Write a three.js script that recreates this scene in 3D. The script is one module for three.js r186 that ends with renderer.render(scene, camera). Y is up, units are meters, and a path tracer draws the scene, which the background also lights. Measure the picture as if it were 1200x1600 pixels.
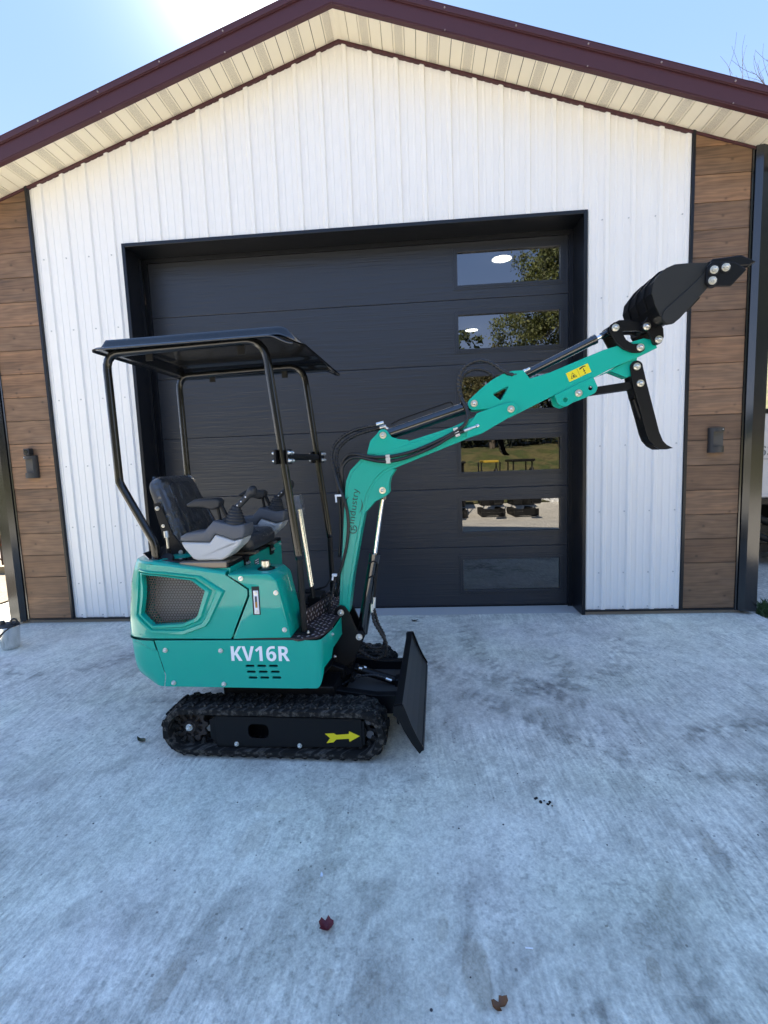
import * as THREE from 'three';
import { RoundedBoxGeometry } from 'three/addons/geometries/RoundedBoxGeometry.js';
import { TextGeometry } from 'three/addons/geometries/TextGeometry.js';
import { FontLoader } from 'three/addons/loaders/FontLoader.js';
import { TessellateModifier } from 'three/addons/modifiers/TessellateModifier.js';
import { mergeGeometries, mergeVertices, toCreasedNormals } from 'three/addons/utils/BufferGeometryUtils.js';

const lerp = (a, b, t) => a + (b - a) * t, clamp = (x, a = 0, b = 1) => Math.min(b, Math.max(a, x));
const sstep = (a, b, x) => { const t = clamp((x - a) / (b - a)); return t * t * (3 - 2 * t); };

// ------------------------------------------------------------------ camera, sky, sun, exposure
const scene = new THREE.Scene();
const camera = new THREE.PerspectiveCamera(93.3, 0.75, 0.05, 600);
camera.rotation.order = 'YXZ';
camera.position.set(3.4917, 1.5666, 4.6888);
camera.rotation.set(-0.107, 0.0726, -0.0381);
scene.add(camera);

const SUN_EL = 43, SUN_AZ = -16, D2R = Math.PI / 180;
const sunDir = new THREE.Vector3(Math.sin(SUN_AZ * D2R) * Math.cos(SUN_EL * D2R), Math.sin(SUN_EL * D2R), -Math.cos(SUN_AZ * D2R) * Math.cos(SUN_EL * D2R));
const sun = new THREE.DirectionalLight(new THREE.Color(1.0, 0.93, 0.82), 5);
sun.position.copy(sunDir).multiplyScalar(60).add(new THREE.Vector3(3, 0, 2));
sun.target.position.set(3, 0, 2);
sun.castShadow = true; sun.shadow.mapSize.set(4096, 4096);
Object.assign(sun.shadow.camera, { left: -30, right: 30, top: 30, bottom: -30, near: 1, far: 140 });
scene.add(sun, sun.target);

{ // clear late-morning sky: deep blue overhead, paler to the horizon, white glow round the sun
  const W = 1024, H = 512, data = new Float32Array(W * H * 4), d = new THREE.Vector3();
  for (let j = 0; j < H; j++) for (let i = 0; i < W; i++) {
    const phi = ((i + 0.5) / W - 0.5) * 2 * Math.PI, el = ((j + 0.5) / H - 0.5) * Math.PI;
    d.set(Math.cos(el) * Math.cos(phi), Math.sin(el), Math.cos(el) * Math.sin(phi));
    const g = Math.acos(Math.min(1, Math.max(-1, d.dot(sunDir)))), up = Math.max(0, d.y);
    const hz = Math.pow(1 - up, 4.2), glow = 1.9 * Math.exp(-g / 0.046) + 0.022 * Math.exp(-g / 0.24), awayLift = sstep(0.7, 2.0, g);  // brightens the sky out of view, for more light on the slab
    const k = (j * W + i) * 4;
    data[k] = 0.071 * (1 + 0.06 * awayLift) + 0.27 * hz + glow * 1.0;
    data[k + 1] = 0.119 * (1 + 0.18 * awayLift) + 0.26 * hz + glow * 0.96;
    data[k + 2] = 0.228 * (1 + 0.30 * awayLift) + 0.21 * hz + glow * 0.88;
    data[k + 3] = 1;
  }
  const t = new THREE.DataTexture(data, W, H, THREE.RGBAFormat, THREE.FloatType);
  t.mapping = THREE.EquirectangularReflectionMapping; t.minFilter = t.magFilter = THREE.LinearFilter; t.needsUpdate = true;
  scene.background = t; scene.environment = t;
}
const renderer = new THREE.WebGLRenderer({ antialias: true });
renderer.toneMapping = THREE.LinearToneMapping;
renderer.toneMappingExposure = 5.5;
renderer.shadowMap.enabled = true;

// ------------------------------------------------------------------ helpers
let seed = 7;
const rnd = () => { seed = (seed + 0x6d2b79f5) | 0; let t = Math.imul(seed ^ (seed >>> 15), 1 | seed); t = (t + Math.imul(t ^ (t >>> 7), 61 | t)) ^ t; return ((t ^ (t >>> 14)) >>> 0) / 4294967296; };
const rr = (a, b) => a + (b - a) * rnd();
const V = (x, y, z) => new THREE.Vector3(x, y, z);
function hash(x, y, s) { let h = Math.imul(x, 374761393) + Math.imul(y, 668265263) + Math.imul(s, 1442695041); h = Math.imul(h ^ (h >>> 13), 1274126177); return ((h ^ (h >>> 16)) >>> 0) / 4294967296; }
function vn(x, y, s, p = 1 << 20, q = 1 << 20) { // value noise, periodic
  const xi = Math.floor(x), yi = Math.floor(y), u = x - xi, v = y - yi, a = u * u * (3 - 2 * u), b = v * v * (3 - 2 * v);
  const m = (n, k) => ((n % k) + k) % k, x0 = m(xi, p), x1 = m(xi + 1, p), y0 = m(yi, q), y1 = m(yi + 1, q);
  return lerp(lerp(hash(x0, y0, s), hash(x1, y0, s), a), lerp(hash(x0, y1, s), hash(x1, y1, s), a), b);
}
function fbm(x, y, s, oct = 4, p = 1 << 20, q = 1 << 20) { let r = 0, a = 0.5, n = 0; for (let i = 0; i < oct; i++) { r += a * vn(x, y, s + i, p, q); n += a; x *= 2; y *= 2; p *= 2; q *= 2; a *= 0.5; } return r / n; }
const enc = (c) => Math.round(255 * (c <= 0.0031308 ? 12.92 * Math.max(0, c) : 1.055 * Math.pow(Math.min(1, c), 1 / 2.4) - 0.055));
function tex(w, h, fn, srgb = true, repeat = true) { // fn(u, v) -> linear [r,g,b] or number
  const d = new Uint8Array(w * h * 4);
  for (let j = 0; j < h; j++) for (let i = 0; i < w; i++) {
    const c = fn((i + 0.5) / w, (j + 0.5) / h), k = (j * w + i) * 4;
    for (let n = 0; n < 3; n++) { const x = typeof c === 'number' ? c : c[n]; d[k + n] = srgb ? enc(x) : Math.round(255 * clamp(x)); }
    d[k + 3] = 255;
  }
  const t = new THREE.DataTexture(d, w, h, THREE.RGBAFormat);
  t.colorSpace = srgb ? THREE.SRGBColorSpace : THREE.NoColorSpace;
  t.wrapS = t.wrapT = repeat ? THREE.RepeatWrapping : THREE.ClampToEdgeWrapping;
  t.magFilter = THREE.LinearFilter; t.minFilter = THREE.LinearMipmapLinearFilter; t.generateMipmaps = true; t.needsUpdate = true;
  return t;
}
const lin = (r, g, b) => new THREE.Color().setRGB(r, g, b);
const std = (name, c, rough, metal = 0, o = {}) => { const m = new THREE.MeshStandardMaterial({ color: lin(...c), roughness: rough, metalness: metal, side: THREE.DoubleSide, ...o }); m.name = name; return m; };
const phy = (name, c, rough, metal = 0, o = {}) => { const m = new THREE.MeshPhysicalMaterial({ color: lin(...c), roughness: rough, metalness: metal, side: THREE.DoubleSide, ...o }); m.name = name; return m; };
const used = {};
const numbered = (n) => { const k = used[n] = (used[n] ?? -1) + 1; return k ? n + '_' + String(k).padStart(3, '0') : n; };
function add(parent, name, geo, m) { const o = new THREE.Mesh(geo, m); o.name = name; o.castShadow = o.receiveShadow = true; parent.add(o); return o; }
function tag(o, label, category, group) { o.userData.label = label; o.userData.category = category; if (group) o.userData.group = group; return o; }
function thing(name, label, category, [x, y, z] = [0, 0, 0], turn = 0, group) { const o = new THREE.Group(); o.name = numbered(name); o.position.set(x, y, z); o.rotation.y = turn; scene.add(o); return tag(o, label, category, group); }
function struct(name, geo, m) { const o = add(scene, numbered(name), geo, m); o.userData.kind = 'structure'; return o; }
const stuff = (o) => { o.userData.kind = 'stuff'; return o; };
const clean = (g) => { let n = g.index ? g.toNonIndexed() : g; for (const k of Object.keys(n.attributes)) if (!['position', 'normal', 'uv'].includes(k)) n.deleteAttribute(k); if (!n.attributes.uv) n.setAttribute('uv', new THREE.BufferAttribute(new Float32Array(n.attributes.position.count * 2), 2)); return n; };
const join = (...gs) => mergeGeometries(gs.flat().map(clean), false);
const mv = (g, x, y, z) => g.translate(x, y, z);
function bx(w, h, d, x = 0, y = 0, z = 0, r = 0) { const g = r ? new RoundedBoxGeometry(w, h, d, 2, Math.min(r, w / 2.01, h / 2.01, d / 2.01)) : new THREE.BoxGeometry(w, h, d); return g.translate(x, y, z); }
function box(x0, x1, y0, y1, z0, z1, r = 0) { return bx(x1 - x0, y1 - y0, z1 - z0, (x0 + x1) / 2, (y0 + y1) / 2, (z0 + z1) / 2, r); }
const shapeOf = (pts) => new THREE.Shape(pts.map((p) => new THREE.Vector2(p[0], p[1])));
function rounded(pts, r, n = 5) { // polygon with rounded corners; r may be a list
  const out = [], N = pts.length;
  for (let i = 0; i < N; i++) {
    const p = V(pts[i][0], pts[i][1], 0), a = V(...pts[(i + N - 1) % N].slice(0, 2), 0).sub(p), b = V(...pts[(i + 1) % N].slice(0, 2), 0).sub(p), R = Array.isArray(r) ? r[i] : r;
    if (!R) { out.push([p.x, p.y]); continue; }
    const la = a.length(), lb = b.length(), th = a.angleTo(b), t = Math.min(R / Math.tan(th / 2), la * 0.48, lb * 0.48);
    const A = p.clone().addScaledVector(a, t / la), B = p.clone().addScaledVector(b, t / lb);
    for (let k = 0; k <= n; k++) { const s = k / n; out.push([lerp(lerp(A.x, p.x, s), lerp(p.x, B.x, s), s), lerp(lerp(A.y, p.y, s), lerp(p.y, B.y, s), s)]); }
  }
  return out;
}
function ext(pts, z0, z1, o = {}) { // outline in x,y pushed from z0 to z1, edges bevelled
  const s = shapeOf(pts), b = o.b ?? 0;
  for (const h of o.holes ?? []) s.holes.push(new THREE.Path(h.map((p) => new THREE.Vector2(p[0], p[1]))));
  const g = new THREE.ExtrudeGeometry(s, { depth: z1 - z0 - 2 * b, bevelEnabled: b > 0, bevelThickness: b, bevelSize: b, bevelOffset: -b, bevelSegments: o.seg ?? 2, curveSegments: 12 });
  g.translate(0, 0, z0 + b);
  return o.smooth ? toCreasedNormals(g, 0.6) : g;
}
const circle = (x, y, r, n = 20, a0 = 0) => Array.from({ length: n }, (_, i) => [x + r * Math.cos(a0 + i * 2 * Math.PI / n), y + r * Math.sin(a0 + i * 2 * Math.PI / n)]);
const arcPts = (x, y, r, a, b, n = 10) => Array.from({ length: n + 1 }, (_, i) => [x + r * Math.cos(lerp(a, b, i / n)), y + r * Math.sin(lerp(a, b, i / n))]);
function cyl(a, b, r, r2 = r, n = 20) { // cylinder from a to b
  const A = V(...a), B = V(...b), d = B.clone().sub(A), g = new THREE.CylinderGeometry(r2, r, d.length(), n);
  g.applyQuaternion(new THREE.Quaternion().setFromUnitVectors(V(0, 1, 0), d.clone().normalize()));
  return g.translate(...A.add(B).multiplyScalar(0.5).toArray());
}
function fillet(pts, r, n = 6) { // 3-D polyline with rounded corners
  const P = pts.map((p) => V(...p)), out = [P[0]];
  for (let i = 1; i < P.length - 1; i++) {
    const a = P[i - 1].clone().sub(P[i]), b = P[i + 1].clone().sub(P[i]), th = a.angleTo(b), R = Array.isArray(r) ? r[i] : r;
    const t = Math.min(R / Math.tan(th / 2), a.length() * 0.45, b.length() * 0.45);
    const A = P[i].clone().addScaledVector(a.normalize(), t), B = P[i].clone().addScaledVector(b.normalize(), t);
    for (let k = 0; k <= n; k++) { const s = k / n; out.push(A.clone().lerp(P[i], s).lerp(P[i].clone().lerp(B, s), s)); }
  }
  out.push(P[P.length - 1]);
  return out;
}
class Poly extends THREE.Curve {
  constructor(p) { super(); this.p = p; this.s = [0]; for (let i = 1; i < p.length; i++) this.s.push(this.s[i - 1] + p[i].distanceTo(p[i - 1])); }
  getPoint(t, o = new THREE.Vector3()) { const L = t * this.s[this.s.length - 1]; let i = 1; while (i < this.p.length - 1 && this.s[i] < L) i++; return o.copy(this.p[i - 1]).lerp(this.p[i], clamp((L - this.s[i - 1]) / (this.s[i] - this.s[i - 1] || 1))); }
}
function sweep(curve, n, rad, seg = 10, caps = true) { // tube whose radius may vary along it
  const f = curve.computeFrenetFrames(n, false), pos = [], idx = [], L = curve.getLength();
  for (let i = 0; i <= n; i++) {
    const p = curve.getPointAt(i / n), r = typeof rad === 'function' ? rad(i / n, i / n * L) : rad;
    for (let k = 0; k < seg; k++) { const a = k / seg * 2 * Math.PI; const q = p.clone().addScaledVector(f.normals[i], Math.cos(a) * r).addScaledVector(f.binormals[i], Math.sin(a) * r); pos.push(q.x, q.y, q.z); }
  }
  for (let i = 0; i < n; i++) for (let k = 0; k < seg; k++) { const a = i * seg + k, b = i * seg + (k + 1) % seg; idx.push(a, b, a + seg, b, b + seg, a + seg); }
  if (caps) for (const e of [0, n]) { const c = curve.getPointAt(e / n); pos.push(c.x, c.y, c.z); const m = pos.length / 3 - 1; for (let k = 0; k < seg; k++) { const a = e * seg + k, b = e * seg + (k + 1) % seg; e ? idx.push(m, a, b) : idx.push(m, b, a); } }
  const g = new THREE.BufferGeometry(); g.setAttribute('position', new THREE.Float32BufferAttribute(pos, 3)); g.setIndex(idx); g.computeVertexNormals();
  return g;
}
const pipe = (pts, r, corner = 0.06, n = 60, seg = 12) => sweep(new Poly(fillet(pts, corner)), n, r, seg);
const hose = (pts, r, n = 50) => sweep(new THREE.CatmullRomCurve3(pts.map((p) => V(...p)), false, 'centripetal'), n, r, 9);
const coilHose = (pts, r, pitch = 0.022) => { const c = new THREE.CatmullRomCurve3(pts.map((p) => V(...p)), false, 'centripetal'), n = Math.ceil(c.getLength() / pitch * 5); return sweep(c, n, (t, s) => r * (1 + 0.13 * Math.sign(Math.sin(s / pitch * 2 * Math.PI))), 9); };
function gridGeo(nu, nv, f) { // f(u, v) -> [x,y,z]
  const pos = [], uv = [], idx = [];
  for (let j = 0; j <= nv; j++) for (let i = 0; i <= nu; i++) { pos.push(...f(i / nu, j / nv)); uv.push(i / nu, j / nv); }
  for (let j = 0; j < nv; j++) for (let i = 0; i < nu; i++) { const a = j * (nu + 1) + i, b = a + nu + 1; idx.push(a, a + 1, b, a + 1, b + 1, b); }
  const g = new THREE.BufferGeometry(); g.setAttribute('position', new THREE.Float32BufferAttribute(pos, 3)); g.setAttribute('uv', new THREE.Float32BufferAttribute(uv, 2)); g.setIndex(idx); g.computeVertexNormals();
  return g;
}
function planarUV(g, fu, fv) { const p = g.attributes.position, uv = new Float32Array(p.count * 2); for (let i = 0; i < p.count; i++) { const x = p.getX(i), y = p.getY(i), z = p.getZ(i); uv[i * 2] = fu(x, y, z); uv[i * 2 + 1] = fv(x, y, z); } g.setAttribute('uv', new THREE.BufferAttribute(uv, 2)); return g; }
const fontBold = await new FontLoader().loadAsync('fonts/droid/droid_sans_bold.typeface.json');
const fontSans = await new FontLoader().loadAsync('fonts/droid/droid_sans_regular.typeface.json');
const fontSerif = await new FontLoader().loadAsync('fonts/droid/droid_serif_regular.typeface.json');
function text(s, font, size, depth, width) { const g = new TextGeometry(s, { font, size, depth, curveSegments: 6 }); g.computeBoundingBox(); const b = g.boundingBox; g.translate(-b.min.x, -b.min.y, 0); if (width) g.scale(width / (b.max.x - b.min.x), 1, 1); return g; }

// ------------------------------------------------------------------ textures and materials
const gauss = (d, w) => Math.exp(-d * d / (w * w));
const SX0 = -1.7, SX1 = 6.62, SZ0 = -0.055, SZ1 = 5.05;
const arcsOfTread = [[5.6, 0.4, 1.75, 0.10], [5.6, 0.4, 2.15, 0.09], [5.4, 3.4, 1.15, 0.10], [5.4, 3.4, 1.42, 0.09], [1.2, -1.2, 2.6, 0.10], [1.2, -1.2, 2.95, 0.1], [4.1, 1.15, 0.42, 0.12], [4.35, 0.75, 0.75, 0.13], [6.9, 2.6, 1.5, 0.11], [-0.3, 3.6, 1.7, 0.12], [-0.2, 0.2, 1.4, 0.1]];
const footprints = [[3.625, 3.36, 0.045, 0.115, -0.06, 0.17], [2.68, 3.42, 0.035, 0.085, 0.15, 0.15], [4.16, 3.33, 0.022, 0.045, 0.3, 0.16], [4.33, 3.05, 0.03, 0.05, 0.5, 0.10], [3.53, 3.22, 0.02, 0.05, 0.1, 0.10], [4.60, 2.85, 0.03, 0.05, 0.4, 0.12], [3.30, 3.42, 0.05, 0.05, 0, 0.07], [3.17, 3.38, 0.014, 0.018, 0, 0.13], [3.52, 3.41, 0.02, 0.02, 0, 0.10], [2.33, 2.62, 0.06, 0.05, 0, 0.07], [2.78, 2.66, 0.09, 0.05, 0, 0.08], [2.75, 2.85, 0.06, 0.10, 0.2, 0.08]];
const slabColour = (x, z) => {
  const wx = x + 0.25 * (fbm(x * 1.3, z * 1.3, 61, 3) - 0.5), wz = z + 0.25 * (fbm(x * 1.3, z * 1.3, 71, 3) - 0.5);
  const N = (v) => v - 0.5;
  const qx = wx + 0.05 * N(fbm(x * 7, z * 7, 63, 3)), qz = wz + 0.05 * N(fbm(x * 7, z * 7, 65, 3));
  let k = 0.47 + 0.07 * N(fbm(wx * 0.9, wz * 0.9, 3, 4)) + 0.10 * N(fbm(qx * 3.6, qz * 3.0, 11, 5)) + 0.16 * N(fbm(qx * 14, qz * 11, 21, 5)) + 0.17 * N(fbm(x * 48, z * 40, 25, 3)) + 0.12 * N(vn(x * 118, z * 110, 27)) + 0.12 * N(vn(x * 240, z * 230, 29));
  const broomX = x + 0.02 * Math.sin(z * 1.7) + 0.01 * Math.sin(z * 5.1 + x);
  const where = sstep(0.40, 0.62, fbm(wx * 1.3, wz * 1.3, 91, 3));
  k += 0.17 * N(fbm(broomX * 115, z * 9, 31, 2)) * (0.25 + where) + 0.05 * N(fbm(broomX * 30, z * 2, 41, 3)) * where;
  const worn = sstep(0.50, 0.70, fbm(qx * 2.0 + 5, qz * 2.8, 51, 6)); k *= 1 - 0.11 * worn * (0.5 + fbm(qx * 20, qz * 14, 53, 3));   // scuffed, worn patches
  const smear = sstep(0.52, 0.72, fbm(qx * 9 + qz * 5, qz * 4 - qx * 2, 57, 4)) * sstep(0.46, 0.60, fbm(wx * 1.5, wz * 1.5, 59, 3)); k *= 1 - 0.22 * smear;
  const pit = sstep(0.66, 0.78, fbm(x * 60, z * 60, 67, 2)) * sstep(0.45, 0.6, fbm(wx * 2.3, wz * 2.3, 69, 3)); k *= 1 - 0.22 * pit;
  for (const [ax, az, R, w] of arcsOfTread) { // tread scuffs left by turning machines
    const dx = x - ax, dz = z - az, r = Math.hypot(dx, dz), d = Math.abs(r - R);
    if (d < w * 1.5) { const a = Math.atan2(dz, dx) * R, n = fbm(a * 17, r * 30, 81, 3), bars = vn(a * 30 + r * 12, r * 9, 83); k *= 1 - 0.42 * gauss(d, w) * sstep(0.36, 0.72, 0.55 * n + 0.45 * bars) * sstep(0.4, 0.62, fbm(dx * 1.4 + R, dz * 1.4, 87, 2)); }
  }
  let warm = 0;
  for (const [fx, fz, a, b, t, s] of footprints) { const dx = x - fx, dz = z - fz, p = dx * Math.cos(t) + dz * Math.sin(t), q = -dx * Math.sin(t) + dz * Math.cos(t), e = Math.hypot(p / a, q / b) + 0.35 * (fbm(x * 40, z * 40, 93, 2) - 0.5); const m = 1 - sstep(0.85, 1.08, e); k *= 1 - 1.5 * s * m; warm += 1.3 * s * m; }
  if (hash(Math.floor(x * 120), Math.floor(z * 120), 97) > 0.9988) k *= 0.5;                                 // specks of grit
  const h1 = 0.055 * N(fbm(wx * 1.6, wz * 1.6, 101, 4)), h2 = 0.05 * N(fbm(wx * 2.1, wz * 2.1, 111, 4));             // greenish and lilac casts in the cement
  return [k * (1.035 + h1 + 0.16 * warm), k * (1.015 + h2), k * (0.875 + h1 - 0.5 * h2 - 0.16 * warm)];
};
const NEAR = [1.55, 5.25, 2.05, 3.80];
const slabMap = tex(2048, 1280, (u, v) => slabColour(lerp(SX0, SX1, u), lerp(SZ1, SZ0, v)), true, false), slabNear = tex(2048, 970, (u, v) => slabColour(lerp(NEAR[0], NEAR[1], u), lerp(NEAR[3], NEAR[2], v)), true, false);
const slabBump = tex(512, 512, (u, v) => 0.5 + 0.9 * (fbm(u * 96, v * 10, 5, 3, 96, 10) - 0.5) + 0.5 * (vn(u * 200, v * 200, 9, 200, 200) - 0.5), false);
const gravelMap = tex(1024, 1024, (u, v) => {
  const a = vn(u * 190, v * 190, 1, 190, 190), b = fbm(u * 90, v * 90, 2, 3, 90, 90), c = fbm(u * 6, v * 6, 3, 3, 6, 6);
  const k = 0.22 + 0.62 * a * b + 0.18 * c; return [k * 1.06, k * 0.98, k * 0.84];
});
const grassMap = tex(512, 512, (u, v) => { const a = fbm(u * 60, v * 60, 4, 3, 60, 60), c = fbm(u * 7, v * 7, 5, 4, 7, 7), k = 0.5 + a * 0.9; const e = sstep(0.4, 0.65, fbm(u * 12, v * 12, 8, 4, 12, 12)); return [k * lerp(0.03 + 0.05 * c, 0.10, e), k * lerp(0.055 + 0.02 * c, 0.085, e), k * lerp(0.014, 0.03, e)]; });
const plankMaps = [0, 1, 2, 3, 4, 5].map((n) => tex(512, 192, (u, v) => {
  const s = 200 + n * 37, X = u * 0.62, Y = v * 0.2286;
  let ky = Y; for (let i = 0; i < 2; i++) { const kx = hash(n, i, 5) * 0.6, kk = hash(n, i, 6) * 0.2; const dx = (X - kx) * 0.55, dy = Y - kk; ky += 0.010 * Math.exp(-(dx * dx + dy * dy) / 0.0011) * Math.sign(dy + 1e-6); }
  const w = ky + 0.010 * (fbm(X * 3, Y * 6, s, 3) - 0.5);
  let g = 0.55 * fbm(X * 3.2, w * 260, s + 3, 3) + 0.45 * fbm(X * 1.5, w * 70, s + 9, 3);
  const ring = 0.5 + 0.5 * Math.sin((w * 70 + fbm(X * 2, w * 18, s + 5, 3) * 9) * 2.2);
  let k = 0.72 + 0.55 * (g - 0.5) + 0.20 * (ring - 0.5) + 0.5 * (fbm(X * 5, Y * 10, s + 13, 3) - 0.5);
  let dark = 0; for (let i = 0; i < 2; i++) { const kx = hash(n, i, 5) * 0.6, kk = hash(n, i, 6) * 0.2; dark += 0.5 * gauss(Math.hypot((X - kx) * 0.8, Y - kk), 0.011); }
  const grey = clamp(1.8 * (fbm(X * 4, Y * 16, s + 19, 3) - 0.45)) * 0.5; // weathered greyer patches in the stain
  k *= 1 - dark; return [lerp(0.275, 0.205, grey) * k, lerp(0.158, 0.145, grey) * k, lerp(0.084, 0.098, grey) * k];
}));
const plankBump = tex(256, 256, (u, v) => fbm(u * 4, v * 80, 77, 3, 4, 80), false);
const doorBump = tex(1024, 512, (u, v) => { const w = v + 0.012 * (fbm(u * 6, v * 6, 300, 3, 6, 6) - 0.5); return 0.6 * sstep(0.35, 0.75, fbm(u * 7, w * 120, 310, 4, 7, 120)) + 0.4 * fbm(u * 20, w * 256, 330, 2, 20, 256); }, false);
const pebble = tex(512, 512, (u, v) => 0.5 * vn(u * 170, v * 170, 400, 170, 170) + 0.5 * fbm(u * 60, v * 60, 402, 3, 60, 60), false);
const ventAlpha = tex(128, 128, (u, v) => { const a = u * 8, b = v * 8, i = Math.floor(b), x = (a + (i % 2) * 0.5) % 1, y = b % 1; return Math.abs(x - 0.5) < 0.20 && Math.abs(y - 0.5) < 0.34 ? 0 : 1; }, false);
const grilleAlpha = tex(128, 222, (u, v) => { // hexagonally spaced round holes
  const X = u * 4, Y = v * 4 * 1.7320508; let best = 9;
  for (let j = -1; j < 10; j++) for (let i = -1; i < 6; i++) best = Math.min(best, Math.hypot(X - i - (j & 1) * 0.5, Y - j * 0.8660254));
  return best < 0.40 ? 0 : 1;
}, false);
const dustMap = tex(512, 512, (u, v) => { const a = sstep(0.42, 0.70, fbm(u * 22, v * 22, 500, 4, 22, 22)), b = fbm(u * 90, v * 90, 510, 2, 90, 90); return [0.008 + 0.11 * a * b, 0.0078 + 0.10 * a * b, 0.0075 + 0.085 * a * b]; });

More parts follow.
